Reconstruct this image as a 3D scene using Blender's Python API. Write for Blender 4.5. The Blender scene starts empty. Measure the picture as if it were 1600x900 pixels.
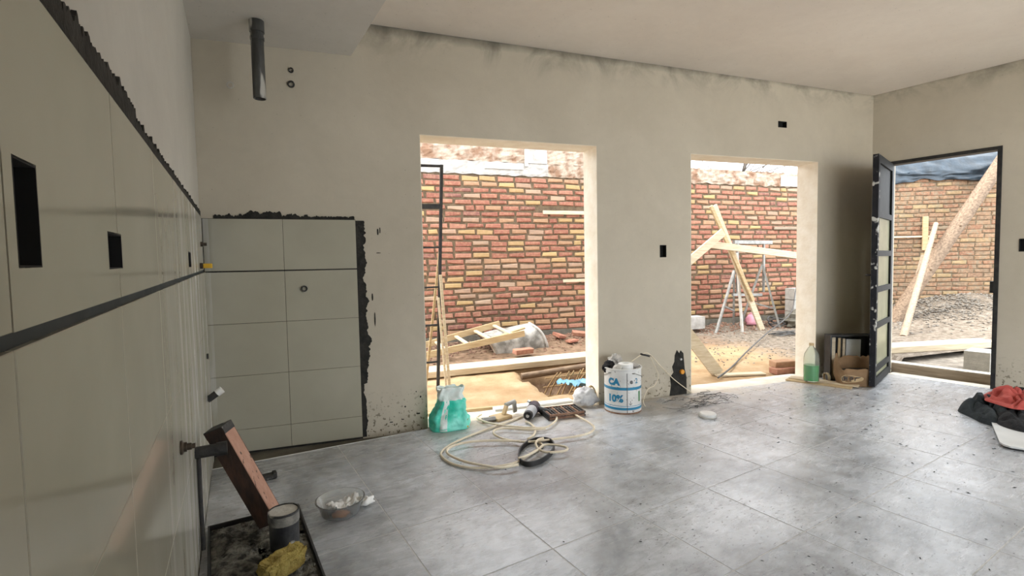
import bpy, bmesh, math, random
from math import radians, sin, cos, pi
from mathutils import Vector, Matrix, noise
random.seed(7)
sc = bpy.context.scene
col = sc.collection

# ------------------------------------------------------------------ camera
def cam_axes(yaw, pitch, roll):
    f = Vector((sin(yaw)*cos(pitch), cos(yaw)*cos(pitch), -sin(pitch)))
    r = Vector((cos(yaw), -sin(yaw), 0)); d = f.cross(r)
    return cos(roll)*r + sin(roll)*d, -sin(roll)*r + cos(roll)*d, f
cd = bpy.data.cameras.new('camera'); cam = bpy.data.objects.new('camera', cd); col.objects.link(cam)
_r, _d, _f = cam_axes(.54718, .052055, .0190485)
M3 = Matrix((_r, -_d, -_f)).transposed()
cam.matrix_world = Matrix.Translation((0, 0, 1.1728)) @ M3.to_4x4()
cd.sensor_width = 36; cd.lens = 771.4/1600*36; cd.clip_start = .01; cd.clip_end = 200
sc.camera = cam

# ------------------------------------------------------------------ light
W = bpy.data.worlds.new('sky'); sc.world = W; W.use_nodes = True
_bg = W.node_tree.nodes['Background']
_bg.inputs[0].default_value = (.90, .95, 1.0, 1); _bg.inputs[1].default_value = 3.4
sd = bpy.data.lights.new('sun', 'SUN'); sun = bpy.data.objects.new('sun', sd); col.objects.link(sun)
sd.energy = 3.2; sd.angle = radians(30); sd.color = (1, .95, .86)
# sun stands to the left over the yard, high, behind thin cloud
_az, _el = radians(-62), radians(56)
sun.rotation_euler = Vector((sin(_az)*cos(_el), cos(_az)*cos(_el), sin(_el))).to_track_quat('Z', 'Y').to_euler()
vs = sc.view_settings
vs.view_transform = 'Standard'; vs.look = 'None'; vs.gamma = 1; vs.use_curve_mapping = False
vs.exposure = 0.65
sc.cycles.max_bounces = 12; sc.cycles.diffuse_bounces = 8
sc.cycles.use_denoising = True

# ------------------------------------------------------------------ frames of the place (metres)
C0 = Vector((-.0290, 3.6290, 0)); RZB = radians(-12.5)          # back wall: corner, local x along the wall, local y outward
BD = Vector((cos(RZB), sin(RZB), 0)); BN = Vector((-sin(RZB), cos(RZB), 0))
RZL = radians(90-2.46)                                           # left wall
CR = Vector((5.669, 2.366, 0)); RZR = radians(-86)               # right wall
TH = .22
def Bp(s, t, z=0): return C0 + s*BD + t*BN + Vector((0, 0, z))
def toB(p): q = p - C0; return q.dot(BD), q.dot(BN)
LX = Vector((cos(RZL), sin(RZL), 0)); LY = Vector((-sin(RZL), cos(RZL), 0))
RX = Vector((cos(RZR), sin(RZR), 0)); RY = Vector((-sin(RZR), cos(RZR), 0))
CL = C0 + .014*LY
def Lp(s, t, z=0): return CL + s*LX - t*LY + Vector((0, 0, z))  # t into the room
def Rp(s, t, z=0): return CR + s*RX - t*RY + Vector((0, 0, z))
def N(x, y=0, z=0): return noise.noise(Vector((x, y, z)))

# ------------------------------------------------------------------ materials
def newmat(name):
    m = bpy.data.materials.new(name); m.use_nodes = True
    return m, m.node_tree, m.node_tree.nodes['Principled BSDF']
def nd(t, kind, **kw):
    n = t.nodes.new(kind)
    for k, v in kw.items(): setattr(n, k, v)
    return n
def ramp(t, fac, stops):
    r = nd(t, 'ShaderNodeValToRGB'); e = r.color_ramp.elements
    while len(e) < len(stops): e.new(.5)
    for i, (p, c) in enumerate(stops):
        e[i].position = p; e[i].color = (*c, 1) if len(c) == 3 else c
    t.links.new(fac, r.inputs[0]); return r.outputs[0]
def math_(t, op, a, b=None, clamp=False):
    n = nd(t, 'ShaderNodeMath', operation=op); n.use_clamp = clamp
    for i, v in enumerate((a, b)):
        if v is None: continue
        if isinstance(v, (int, float)): n.inputs[i].default_value = v
        else: t.links.new(v, n.inputs[i])
    return n.outputs[0]
def mixc(t, fac, a, b):
    n = nd(t, 'ShaderNodeMix', data_type='RGBA')
    for i, v in ((0, fac), (6, a), (7, b)):
        if isinstance(v, (int, float)): n.inputs[i].default_value = v
        elif isinstance(v, tuple): n.inputs[i].default_value = (*v, 1)
        else: t.links.new(v, n.inputs[i])
    return n.outputs[2]
def noi(t, vec, scale, detail=4, rough=.55, dist=0):
    n = nd(t, 'ShaderNodeTexNoise'); n.inputs['Scale'].default_value = scale
    n.inputs['Detail'].default_value = detail; n.inputs['Roughness'].default_value = rough
    n.inputs['Distortion'].default_value = dist
    if vec is not None: t.links.new(vec, n.inputs['Vector'])
    return n.outputs[0]
def bump(t, b, h, strength, dist=.01):
    n = nd(t, 'ShaderNodeBump'); n.inputs['Strength'].default_value = strength; n.inputs['Distance'].default_value = dist
    t.links.new(h, n.inputs['Height']); t.links.new(n.outputs[0], b.inputs['Normal'])
def sep(t, v):
    n = nd(t, 'ShaderNodeSeparateXYZ'); t.links.new(v, n.inputs[0]); return n.outputs
MATS = {}
def mat(name, c1, c2=None, scale=8, rough=.7, bmp=0, metal=0, detail=5, lo=.35, hi=.65, spec=.5, stretch=None, specks=None):
    if name in MATS: return MATS[name]
    m, t, b = newmat(name); c2 = c2 or tuple(x*.75 for x in c1)
    tc = nd(t, 'ShaderNodeTexCoord'); v = tc.outputs['Object']
    if stretch:
        mp = nd(t, 'ShaderNodeMapping'); mp.inputs['Scale'].default_value = stretch
        t.links.new(v, mp.inputs[0]); v = mp.outputs[0]
    n = noi(t, v, scale, detail)
    c = ramp(t, n, [(lo, c1), (hi, c2)])
    if specks:
        sp = noi(t, v, specks[0], 2)
        c = mixc(t, ramp(t, sp, [(specks[1], (0, 0, 0)), (specks[1]+.06, (1, 1, 1))]), c, specks[2])
    t.links.new(c, b.inputs['Base Color'])
    b.inputs['Roughness'].default_value = rough; b.inputs['Metallic'].default_value = metal
    b.inputs['Specular IOR Level'].default_value = spec
    if bmp: bump(t, b, noi(t, v, scale*4, 4), bmp)
    MATS[name] = m; return m

def plaster(name, c1, c2, stain_z=None, bottom=False, tint=(.07, .065, .05)):
    m, t, b = newmat(name); tc = nd(t, 'ShaderNodeTexCoord'); v = tc.outputs['Object']
    big = noi(t, v, 1.3, 6, .6, .4); fine = noi(t, v, 14, 5, .6)
    c = ramp(t, big, [(.3, c1), (.7, c2)])
    c = mixc(t, math_(t, 'MULTIPLY', fine, .22), c, tuple(x*.6 for x in c1))
    x, y, z = sep(t, v)
    if stain_z:     # mould and damp along the ceiling line, blotchy
        up = math_(t, 'MULTIPLY', math_(t, 'SUBTRACT', z, stain_z-.30), 3.3, True)
        bl = ramp(t, noi(t, v, 2.6, 6, .65, .6), [(.46, (0, 0, 0)), (.72, (1, 1, 1))])
        c = mixc(t, math_(t, 'MULTIPLY', math_(t, 'MULTIPLY', up, up), math_(t, 'MULTIPLY', bl, .9)), c, tint)
        ln = math_(t, 'MULTIPLY', math_(t, 'SUBTRACT', z, math_(t, 'SUBTRACT', stain_z+.01, math_(t, 'MULTIPLY', noi(t, v, 5, 5), .09))), 14.0, True)
        c = mixc(t, math_(t, 'MULTIPLY', ln, .8), c, tint)
    if bottom:      # splashes of mortar and mud near the floor
        dn = math_(t, 'SUBTRACT', 1.0, math_(t, 'MULTIPLY', z, 3.2), True)
        sp = ramp(t, noi(t, v, 38, 2), [(.58, (0, 0, 0)), (.63, (1, 1, 1))])
        c = mixc(t, math_(t, 'MULTIPLY', sp, dn), c, (.09, .07, .04))
        sm = ramp(t, noi(t, v, 7, 5, .6), [(.42, (0, 0, 0)), (.75, (1, 1, 1))])
        c = mixc(t, math_(t, 'MULTIPLY', math_(t, 'MULTIPLY', sm, math_(t, 'POWER', dn, 3.0)), .7), c, (.22, .17, .10))
    sc_ = ramp(t, noi(t, v, 55, 2), [(.70, (0, 0, 0)), (.74, (1, 1, 1))])
    c = mixc(t, math_(t, 'MULTIPLY', sc_, .35), c, tuple(q*.35 for q in c1))
    t.links.new(c, b.inputs['Base Color']); b.inputs['Roughness'].default_value = .85
    bump(t, b, noi(t, v, 26, 6, .65), .25, .004)
    MATS[name] = m; return m
plaster('plaster_wall', (.485, .435, .345), (.585, .53, .43), 2.76, True)
plaster('plaster_left', (.50, .48, .43), (.58, .56, .50), None)
plaster('plaster_ceiling', (.74, .66, .58), (.82, .75, .67), None)
plaster('plaster_soffit', (.60, .57, .53), (.68, .65, .60), None)
mat('jamb', (.86, .80, .68), (.78, .70, .56), 9, .85, .3)

def floor_mat():
    m, t, b = newmat('floor_tile'); g = nd(t, 'ShaderNodeNewGeometry'); p = g.outputs['Position']
    oi = nd(t, 'ShaderNodeObjectInfo')
    n1 = noi(t, p, 1.7, 7, .62, .5); n2 = noi(t, p, 9, 6, .65)
    c = ramp(t, n1, [(.34, (.22, .235, .255)), (.48, (.44, .465, .50)), (.66, (.60, .63, .67))])
    c = mixc(t, ramp(t, n2, [(.42, (0, 0, 0)), (.66, (.7, .7, .7))]), c, (.20, .20, .205))
    c = mixc(t, math_(t, 'MULTIPLY', oi.outputs['Random'], .18), c, (.26, .26, .27))
    # dry cement haze in streaks; also paints in the floor's pale sheen
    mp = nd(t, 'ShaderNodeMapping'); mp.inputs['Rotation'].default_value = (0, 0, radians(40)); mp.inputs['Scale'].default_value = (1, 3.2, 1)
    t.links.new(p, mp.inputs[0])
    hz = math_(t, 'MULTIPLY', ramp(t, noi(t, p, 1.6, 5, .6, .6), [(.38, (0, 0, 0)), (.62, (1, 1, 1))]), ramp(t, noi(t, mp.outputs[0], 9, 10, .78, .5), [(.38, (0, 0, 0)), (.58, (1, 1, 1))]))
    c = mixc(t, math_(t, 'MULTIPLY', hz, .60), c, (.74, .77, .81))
    # sand carried in through the openings
    dv = nd(t, 'ShaderNodeVectorMath', operation='DOT_PRODUCT'); dv.inputs[1].default_value = (-BN.x, -BN.y, 0)
    t.links.new(p, dv.inputs[0])
    dist = math_(t, 'ADD', dv.outputs['Value'], C0.dot(BN))
    near = math_(t, 'SUBTRACT', 1.0, math_(t, 'MULTIPLY', dist, 1.9), True)
    sx, sy, sz = sep(t, p)
    gate = math_(t, 'MULTIPLY', math_(t, 'SUBTRACT', sx, 1.15), 2.2, True)
    dust = ramp(t, noi(t, p, 4, 6, .6), [(.36, (0, 0, 0)), (.62, (1, 1, 1))])
    df = math_(t, 'MULTIPLY', math_(t, 'MULTIPLY', near, gate), dust)
    c = mixc(t, math_(t, 'MULTIPLY', df, .85), c, (.56, .46, .33))
    # dark mud specks
    mp2 = nd(t, 'ShaderNodeMapping'); mp2.inputs['Rotation'].default_value = (0, 0, radians(-28)); mp2.inputs['Scale'].default_value = (1, 2.6, 1)
    t.links.new(p, mp2.inputs[0])
    sp = ramp(t, noi(t, mp2.outputs[0], 30, 4, .65), [(.60, (0, 0, 0)), (.64, (1, 1, 1))])
    zone = ramp(t, noi(t, p, 1.1, 3), [(.42, (0, 0, 0)), (.6, (1, 1, 1))])
    c = mixc(t, math_(t, 'MULTIPLY', math_(t, 'MULTIPLY', sp, zone), .8), c, (.035, .032, .03))
    t.links.new(c, b.inputs['Base Color'])
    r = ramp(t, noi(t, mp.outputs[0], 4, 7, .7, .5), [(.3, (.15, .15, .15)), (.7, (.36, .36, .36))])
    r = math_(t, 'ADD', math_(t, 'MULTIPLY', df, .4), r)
    t.links.new(r, b.inputs['Roughness']); b.inputs['Specular IOR Level'].default_value = .65; b.inputs['Coat Weight'].default_value = .22; b.inputs['Coat Roughness'].default_value = .22
    bump(t, b, noi(t, p, 30, 9, .8), .30, .005)
    MATS['floor_tile'] = m
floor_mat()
mat('grout', (.66, .66, .65), (.46, .46, .45), 20, .9, .2)
mat('slab', (.16, .145, .11), (.09, .08, .06), 6, .9, .5)
mat('threshold', (.62, .56, .45), (.74, .70, .62), 6, .9, .4)

def wtile():
    m, t, b = newmat('wall_tile'); g = nd(t, 'ShaderNodeNewGeometry'); p = g.outputs['Position']
    c = ramp(t, noi(t, p, 2.2, 5), [(.3, (.375, .355, .28)), (.7, (.43, .41, .33))])
    mp = nd(t, 'ShaderNodeMapping'); mp.inputs['Scale'].default_value = (5, 5, .5); t.links.new(p, mp.inputs[0])
    st = noi(t, mp.outputs[0], 2.4, 6, .6)
    x_, y_, z_ = sep(t, p)
    hz = math_(t, 'MULTIPLY', math_(t, 'SUBTRACT', math_(t, 'SUBTRACT', y_, math_(t, 'MULTIPLY', z_, .5)), .9), .8, True)   # cement haze low near the corner, with daylight reflection painted into it
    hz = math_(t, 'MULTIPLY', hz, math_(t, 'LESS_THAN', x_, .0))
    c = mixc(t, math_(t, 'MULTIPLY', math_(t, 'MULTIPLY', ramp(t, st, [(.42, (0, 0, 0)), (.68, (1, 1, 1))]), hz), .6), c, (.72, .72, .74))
    t.links.new(c, b.inputs['Base Color'])
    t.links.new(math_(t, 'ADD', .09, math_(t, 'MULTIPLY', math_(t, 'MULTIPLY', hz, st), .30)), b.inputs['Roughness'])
    b.inputs['Specular IOR Level'].default_value = .5
    bump(t, b, noi(t, p, 3.5, 2), .03, .01)
    MATS['wall_tile'] = m
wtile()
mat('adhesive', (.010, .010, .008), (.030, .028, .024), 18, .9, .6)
mat('strip_dark', (.018, .026, .029), (.035, .043, .045), 9, .8)
mat('black_hole', (.008, .008, .008), (.015, .015, .015), 9, .9)

def brick_mat(name, stops, mort, cover):
    m, t, b = newmat(name); g = nd(t, 'ShaderNodeNewGeometry'); p = g.outputs['Position']
    oi = nd(t, 'ShaderNodeObjectInfo')
    rnd = math_(t, 'FRACT', math_(t, 'ADD', oi.outputs['Random'], g.outputs['Random Per Island']))
    c = ramp(t, rnd, stops); c.node.color_ramp.interpolation = 'CONSTANT'
    r2 = math_(t, 'FRACT', math_(t, 'MULTIPLY', rnd, 17.3))
    n = noi(t, p, 24, 6, .65)
    c = mixc(t, math_(t, 'MULTIPLY', r2, .3), c, (.22, .10, .07))
    c = mixc(t, ramp(t, n, [(.45, (0, 0, 0)), (.75, (.55, .55, .55))]), c, (.60, .36, .22))
    cv = ramp(t, noi(t, p, 13, 6, .7), [(cover, (0, 0, 0)), (cover+.12, (1, 1, 1))])
    c = mixc(t, math_(t, 'MULTIPLY', cv, .8), c, mort)
    t.links.new(c, b.inputs['Base Color']); b.inputs['Roughness'].default_value = .92
    b.inputs['Specular IOR Level'].default_value = .2
    bump(t, b, noi(t, p, 60, 5, .7), .5, .006)
    MATS[name] = m
brick_mat('brick', [(0, (0.346, 0.144, 0.101)), (.28, (0.389, 0.187, 0.130)), (.48, (0.302, 0.119, 0.086)), (.60, (0.410, 0.252, 0.151)), (.72, (0.475, 0.338, 0.158)), (.84, (0.418, 0.302, 0.216)), (.94, (0.245, 0.115, 0.094))], (0.288, 0.216, 0.137), .62)
brick_mat('old_brick', [(0, (0.236, 0.151, 0.090)), (.35, (0.258, 0.174, 0.107)), (.55, (0.236, 0.129, 0.079)), (.72, (0.303, 0.230, 0.123)), (.88, (0.202, 0.140, 0.090))], (0.247, 0.202, 0.140), .50)
mat('mortar', (.10, .07, .042), (.18, .125, .075), 14, .95, .8)
mat('old_mortar', (.22, .17, .11), (.13, .10, .065), 12, .95, .8)
mat('foot_concrete', (.17, .155, .12), (.11, .10, .08), 8, .95, .6)
mat('rough_cement', (.44, .36, .28), (.25, .145, .09), 5, .95, 1.0, lo=.44, hi=.60, detail=8)
mat('white_cement', (.50, .48, .45), (.34, .32, .29), 9, .9, .5)
mat('grey_cement', (.55, .53, .48), (.44, .42, .38), 12, .9, .5)

def ground():
    m, t, b = newmat('yard_ground'); tc = nd(t, 'ShaderNodeTexCoord'); p = tc.outputs['Object']
    x, y, z = sep(t, p)
    n = noi(t, p, 3.5, 8, .65)
    sand = ramp(t, n, [(.3, (.36, .23, .125)), (.5, (.46, .32, .185)), (.7, (.54, .40, .26))])
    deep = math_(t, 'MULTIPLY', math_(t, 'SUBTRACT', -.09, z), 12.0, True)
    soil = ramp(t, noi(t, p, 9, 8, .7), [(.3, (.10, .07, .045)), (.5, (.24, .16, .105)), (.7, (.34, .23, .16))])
    grey = ramp(t, noi(t, p, 16, 8, .7), [(.3, (.08, .065, .05)), (.5, (.22, .18, .14)), (.7, (.38, .33, .27))])
    f1 = math_(t, 'MULTIPLY', math_(t, 'SUBTRACT', math_(t, 'ADD', y, math_(t, 'MULTIPLY', n, .9)), 2.0), 2.5, True)
    c = mixc(t, f1, sand, soil)
    c = mixc(t, deep, c, soil)  # subsoil tone that also darkens the pit as its shade would
    f2 = math_(t, 'MULTIPLY', math_(t, 'SUBTRACT', math_(t, 'ADD', x, n), 6.0), 1.6, True)
    c = mixc(t, f2, c, grey)
    t.links.new(c, b.inputs['Base Color']); b.inputs['Roughness'].default_value = .97
    b.inputs['Specular IOR Level'].default_value = .1
    bump(t, b, noi(t, p, 30, 8, .75), .9, .02)
    MATS['yard_ground'] = m
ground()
mat('pine', (.56, .43, .25), (.44, .31, .16), 5, .8, .2, stretch=(1, 12, 12))
mat('pale_wood', (.66, .57, .42), (.52, .42, .28), 5, .8, .2, stretch=(1, 12, 12))
mat('weathered', (.38, .30, .22), (.25, .19, .13), 5, .85, .4, stretch=(1, 12, 12))
mat('log', (.27, .19, .125), (.13, .085, .055), 7, .85, .5, stretch=(1.2, 6, 6))
mat('black_steel', (.012, .012, .014), (.035, .033, .03), 20, .5, .1, spec=.4)
mat('door_black', (.008, .009, .010), (.016, .017, .017), 9, .6, spec=.2)
mat('door_panel', (.20, .20, .11), (.30, .30, .18), 5, .30, specks=(30, .66, (.10, .10, .06)))
mat('chipped_black', (.010, .011, .014), (.02, .02, .024), 12, .7, .2, specks=(14, .585, (.50, .50, .47)), spec=.2)
mat('galv', (.035, .035, .033), (.10, .10, .095), 14, .5, .3, metal=.2, stretch=(1, 1, .2), specks=(22, .56, (.42, .41, .38)))
mat('steel_grey', (.36, .36, .34), (.24, .235, .22), 15, .45, .1, metal=.5)
mat('white_paint', (.58, .57, .53), (.44, .43, .39), 12, .6)
mat('pvc_black', (.015, .015, .016), (.04, .038, .035), 18, .6, .4, specks=(22, .64, (.22, .21, .19)))
mat('brass_dark', (.09, .065, .045), (.05, .04, .03), 20, .5, metal=.4)
mat('yellow_plastic', (.72, .44, .03), (.60, .35, .02), 10, .4)
mat('orange_plastic', (.85, .36, .03), (.75, .28, .02), 10, .4)
mat('red_lumber', (.42, .22, .15), (.50, .29, .21), 8, .75, .3, stretch=(6, 6, 1), specks=(12, .64, (.12, .07, .05)))
mat('dark_lumber', (.085, .042, .028), (.03, .02, .016), 7, .8, .3, stretch=(3, 3, 1))
mat('mortar_wet', (.022, .021, .017), (.26, .25, .21), 22, .85, 1.0, lo=.40, hi=.66, detail=8)
mat('can_side', (.012, .013, .018), (.06, .06, .06), 14, .5, .3, specks=(13, .60, (.42, .40, .34)))
mat('sponge', (.42, .33, .09), (.24, .17, .04), 22, .95, 1.0)
mat('black_rubber', (.012, .012, .013), (.03, .03, .03), 20, .55)
mat('cream_cord', (.82, .74, .58), (.70, .60, .44), 14, .5)
mat('teal', (.03, .66, .48), (.25, .84, .72), 7, .35, .5)
mat('bag_white', (.86, .90, .88), (.70, .84, .80), 9, .4, .4)
mat('white_cloth', (.70, .70, .70), (.50, .50, .52), 14, .9, .6)
mat('paper_white', (.88, .88, .86), (.76, .76, .74), 10, .8, .3)
mat('tool_grey', (.42, .43, .45), (.34, .35, .37), 10, .4)
mat('tool_dark', (.03, .022, .035), (.06, .045, .06), 14, .5)
mat('tan_wood', (.55, .42, .24), (.42, .30, .16), 8, .75, .2)
mat('bucket_white', (.74, .74, .72), (.62, .62, .60), 7, .4, specks=(60, .66, (.12, .12, .12)))
mat('bucket_blue', (.012, .17, .32), (.02, .22, .38), 9, .4)
mat('bucket_green', (.05, .16, .06), (.08, .22, .09), 9, .5)
mat('ink', (.05, .05, .05), (.10, .10, .10), 9, .6)
mat('rust', (.16, .08, .05), (.28, .17, .11), 25, .8)
mat('green_liquid', (.01, .42, .09), (.01, .34, .07), 3, .15)
mat('cardboard', (.27, .165, .085), (.19, .115, .055), 7, .85, .2)
mat('dark_inside', (.02, .016, .012), (.03, .025, .02), 7, .9)
mat('navy_cloth', (.012, .018, .022), (.035, .045, .05), 12, .9, .7)
mat('black_cloth', (.008, .008, .010), (.02, .02, .022), 12, .9, .7)
mat('red_cloth', (.50, .10, .08), (.38, .06, .05), 10, .9, .7)
mat('white_board', (.72, .73, .72), (.62, .63, .62), 5, .5)
mat('tarp', (.010, .017, .024), (.022, .038, .055), 6, .33, .4)
mat('blue_sheet', (.10, .28, .42), (.22, .42, .56), 12, .4, .6)
mat('rebar', (.50, .34, .17), (.30, .19, .09), 20, .8)
mat('cinder', (.50, .49, .45), (.40, .39, .36), 18, .95, .6)
mat('gravel', (.28, .25, .21), (.10, .085, .07), 30, .95, .3)
mat('rubble', (.30, .17, .115), (.15, .09, .06), 12, .95, .6)
mat('twig', (.07, .055, .045), (.11, .09, .07), 12, .9)
mat('cable_grey', (.10, .095, .09), (.05, .048, .046), 12, .6)
mat('blue_sack', (.30, .46, .60), (.55, .65, .72), 9, .7)
mat('pink', (.75, .35, .42), (.60, .25, .32), 9, .7)
mat('food', (.70, .30, .12), (.55, .22, .08), 20, .5, .4)
mat('mesh_grey', (.30, .36, .38), (.22, .26, .28), 14, .7)
mat('silver', (.62, .62, .62), (.50, .50, .50), 20, .3, metal=.8)
def clear(name, tint, rough=.06, ior=1.25):
    m, t, b = newmat(name); b.inputs['Base Color'].default_value = (*tint, 1)
    b.inputs['Transmission Weight'].default_value = .92; b.inputs['Roughness'].default_value = rough; b.inputs['IOR'].default_value = ior
    MATS[name] = m
clear('clear_plastic', (.93, .95, .94)); clear('jug_plastic', (.86, .90, .85), .12)

# ------------------------------------------------------------------ mesh helper
class MB:
    def __init__(s): s.v = []; s.f = []
    def add(s, vs, fs):
        o = len(s.v); s.v += [tuple(p) for p in vs]; s.f += [tuple(i+o for i in q) for q in fs]; return s
    def box(s, x0, x1, y0, y1, z0, z1):
        return s.add([(x0,y0,z0),(x1,y0,z0),(x1,y1,z0),(x0,y1,z0),(x0,y0,z1),(x1,y0,z1),(x1,y1,z1),(x0,y1,z1)],
                     [(0,3,2,1),(4,5,6,7),(0,1,5,4),(1,2,6,5),(2,3,7,6),(3,0,4,7)])
    def bar(s, a, b, w, h, up=(0,0,1), twist=0):
        a = Vector(a); b = Vector(b); d = (b-a).normalized(); up = Vector(up)
        if abs(d.dot(up)) > .97: up = Vector((0, 1, 0))
        r = d.cross(up).normalized(); u = r.cross(d)
        if twist: q = Matrix.Rotation(twist, 3, d); r = q @ r; u = q @ u
        vs = [p + r*sx*w/2 + u*sz*h/2 for p in (a, b) for sx, sz in ((-1,-1),(1,-1),(1,1),(-1,1))]
        return s.add(vs, [(0,1,2,3),(7,6,5,4),(0,4,5,1),(1,5,6,2),(2,6,7,3),(3,7,4,0)])
    def tube(s, pts, r, n=8, cap=True):
        pts = [Vector(p) for p in pts]; rs = r if isinstance(r, (list, tuple)) else [r]*len(pts)
        o = len(s.v); nrm = None
        for i, p in enumerate(pts):
            d = (pts[min(i+1, len(pts)-1)] - pts[max(i-1, 0)]).normalized()
            if nrm is None:
                nrm = d.orthogonal().normalized()
            nrm = (nrm - d*nrm.dot(d)); nrm = nrm.normalized() if nrm.length > 1e-6 else d.orthogonal().normalized()
            bi = d.cross(nrm)
            for k in range(n):
                a = 2*pi*k/n; s.v.append(tuple(p + (nrm*cos(a) + bi*sin(a))*rs[i]))
        for i in range(len(pts)-1):
            for k in range(n):
                s.f.append((o+i*n+k, o+i*n+(k+1) % n, o+(i+1)*n+(k+1) % n, o+(i+1)*n+k))
        if cap:
            s.f.append(tuple(o+k for k in reversed(range(n)))); s.f.append(tuple(o+(len(pts)-1)*n+k for k in range(n)))
        return s
    def lathe(s, prof, n=24, c=(0,0,0), cap0=False, cap1=False, jit=0):
        o = len(s.v)
        for r, z in prof:
            for k in range(n):
                a = 2*pi*k/n; j = 1 + (jit*N(cos(a)*2, sin(a)*2, z*9) if jit else 0)
                s.v.append((c[0]+r*j*cos(a), c[1]+r*j*sin(a), c[2]+z))
        for i in range(len(prof)-1):
            for k in range(n):
                s.f.append((o+i*n+k, o+i*n+(k+1) % n, o+(i+1)*n+(k+1) % n, o+(i+1)*n+k))
        if cap0: s.f.append(tuple(o+k for k in reversed(range(n))))
        if cap1: s.f.append(tuple(o+(len(prof)-1)*n+k for k in range(n)))
        return s
    def prism(s, poly, z0, z1):
        n = len(poly)
        vs = [(x, y, z0) for x, y in poly] + [(x, y, z1) for x, y in poly]
        return s.add(vs, [tuple(reversed(range(n))), tuple(range(n, 2*n))] + [(i, (i+1) % n, n+(i+1) % n, n+i) for i in range(n)])
    def xprism(s, poly, y0, y1):          # polygon in x,z, extruded along y
        n = len(poly)
        vs = [(x, y0, z) for x, z in poly] + [(x, y1, z) for x, z in poly]
        return s.add(vs, [tuple(range(n)), tuple(reversed(range(n, 2*n)))] + [(i, n+i, n+(i+1) % n, (i+1) % n) for i in range(n)])
    def grid(s, nx, ny, fn, close=False):
        o = len(s.v)
        for j in range(ny+1):
            for i in range(nx+1): s.v.append(tuple(fn(i/nx, j/ny)))
        for j in range(ny):
            for i in range(nx):
                a = o+j*(nx+1)+i; s.f.append((a, a+1, a+nx+2, a+nx+1))
        return s
    def slab(s, x0, x1, z0, z1, y0, y1, holes=()):
        xs = sorted({x0, x1, *[min(max(q, x0), x1) for h in holes for q in h[:2]]})
        zs = sorted({z0, z1, *[min(max(q, z0), z1) for h in holes for q in h[2:]]})
        nx, nz = len(xs)-1, len(zs)-1
        def solid(i, k):
            if i < 0 or k < 0 or i >= nx or k >= nz: return False
            cx, cz = (xs[i]+xs[i+1])/2, (zs[k]+zs[k+1])/2
            return not any(h[0] < cx < h[1] and h[2] < cz < h[3] for h in holes)
        o = len(s.v); idx = {}
        def V(i, k, y):
            if (i, k, y) not in idx: idx[(i, k, y)] = len(s.v); s.v.append((xs[i], (y0, y1)[y], zs[k]))
            return idx[(i, k, y)]
        for i in range(nx):
            for k in range(nz):
                if not solid(i, k): continue
                s.f.append((V(i,k,0), V(i+1,k,0), V(i+1,k+1,0), V(i,k+1,0)))
                s.f.append((V(i,k,1), V(i,k+1,1), V(i+1,k+1,1), V(i+1,k,1)))
                if not solid(i-1, k): s.f.append((V(i,k,0), V(i,k+1,0), V(i,k+1,1), V(i,k,1)))
                if not solid(i+1, k): s.f.append((V(i+1,k,0), V(i+1,k,1), V(i+1,k+1,1), V(i+1,k+1,0)))
                if not solid(i, k-1): s.f.append((V(i,k,0), V(i,k,1), V(i+1,k,1), V(i+1,k,0)))
                if not solid(i, k+1): s.f.append((V(i,k+1,0), V(i+1,k+1,0), V(i+1,k+1,1), V(i,k+1,1)))
        return s
    def mesh(s, name, m, smooth=False):
        me = bpy.data.meshes.new(name); me.from_pydata(s.v, [], s.f); me.validate(); me.update()
        if smooth:
            me.polygons.foreach_set('use_smooth', [True]*len(me.polygons))
        if m: me.materials.append(MATS[m])
        return me
    def build(s, name, m, parent=None, loc=(0,0,0), rz=0, smooth=False, bev=0, auto=None):
        me = s.mesh(name, m, smooth)
        if bev or auto:
            bm = bmesh.new(); bm.from_mesh(me)
            bmesh.ops.recalc_face_normals(bm, faces=bm.faces[:])
            if bev: bmesh.ops.bevel(bm, geom=bm.edges[:], offset=bev, segments=1, affect='EDGES', profile=.5)
            if auto:
                for e in bm.edges:
                    if len(e.link_faces) == 2 and e.calc_face_angle(0) > radians(auto): e.smooth = False
            bm.to_mesh(me); bm.free()
        o = bpy.data.objects.new(name, me); col.objects.link(o)
        o.location = loc; o.rotation_euler = (0, 0, rz)
        if parent: o.parent = parent
        return o
def link(name, me, parent=None, loc=(0,0,0), rz=0):
    o = bpy.data.objects.new(name, me); col.objects.link(o); o.location = loc; o.rotation_euler = (0,0,rz)
    if parent: o.parent = parent
    return o
def tag(o, label=None, cat=None, group=None, kind=None):
    if label: o['label'] = label
    if cat: o['category'] = cat
    if group: o['group'] = group
    if kind: o['kind'] = kind
    return o
def thing(name, loc, label, cat, rz=0, group=None):
    o = bpy.data.objects.new(name, None); col.objects.link(o); o.empty_display_size = .1
    o.location = loc; o.rotation_euler = (0, 0, rz); return tag(o, label, cat, group)
def struct(o, label, cat='wall'): return tag(o, label, cat, kind='structure')
def catmull(pts, k=6, closed=False):
    P = [Vector(p) for p in pts]; out = []; n = len(P)
    rng = range(n) if closed else range(n-1)
    for i in rng:
        p0 = P[(i-1) % n] if closed or i > 0 else P[0]; p1 = P[i]; p2 = P[(i+1) % n]
        p3 = P[(i+2) % n] if closed or i+2 < n else P[-1]
        for j in range(k):
            u = j/k
            out.append(.5*((2*p1) + (-p0+p2)*u + (2*p0-5*p1+4*p2-p3)*u*u + (-p0+3*p1-3*p2+p3)*u**3))
    if not closed: out.append(P[-1])
    return out
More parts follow.
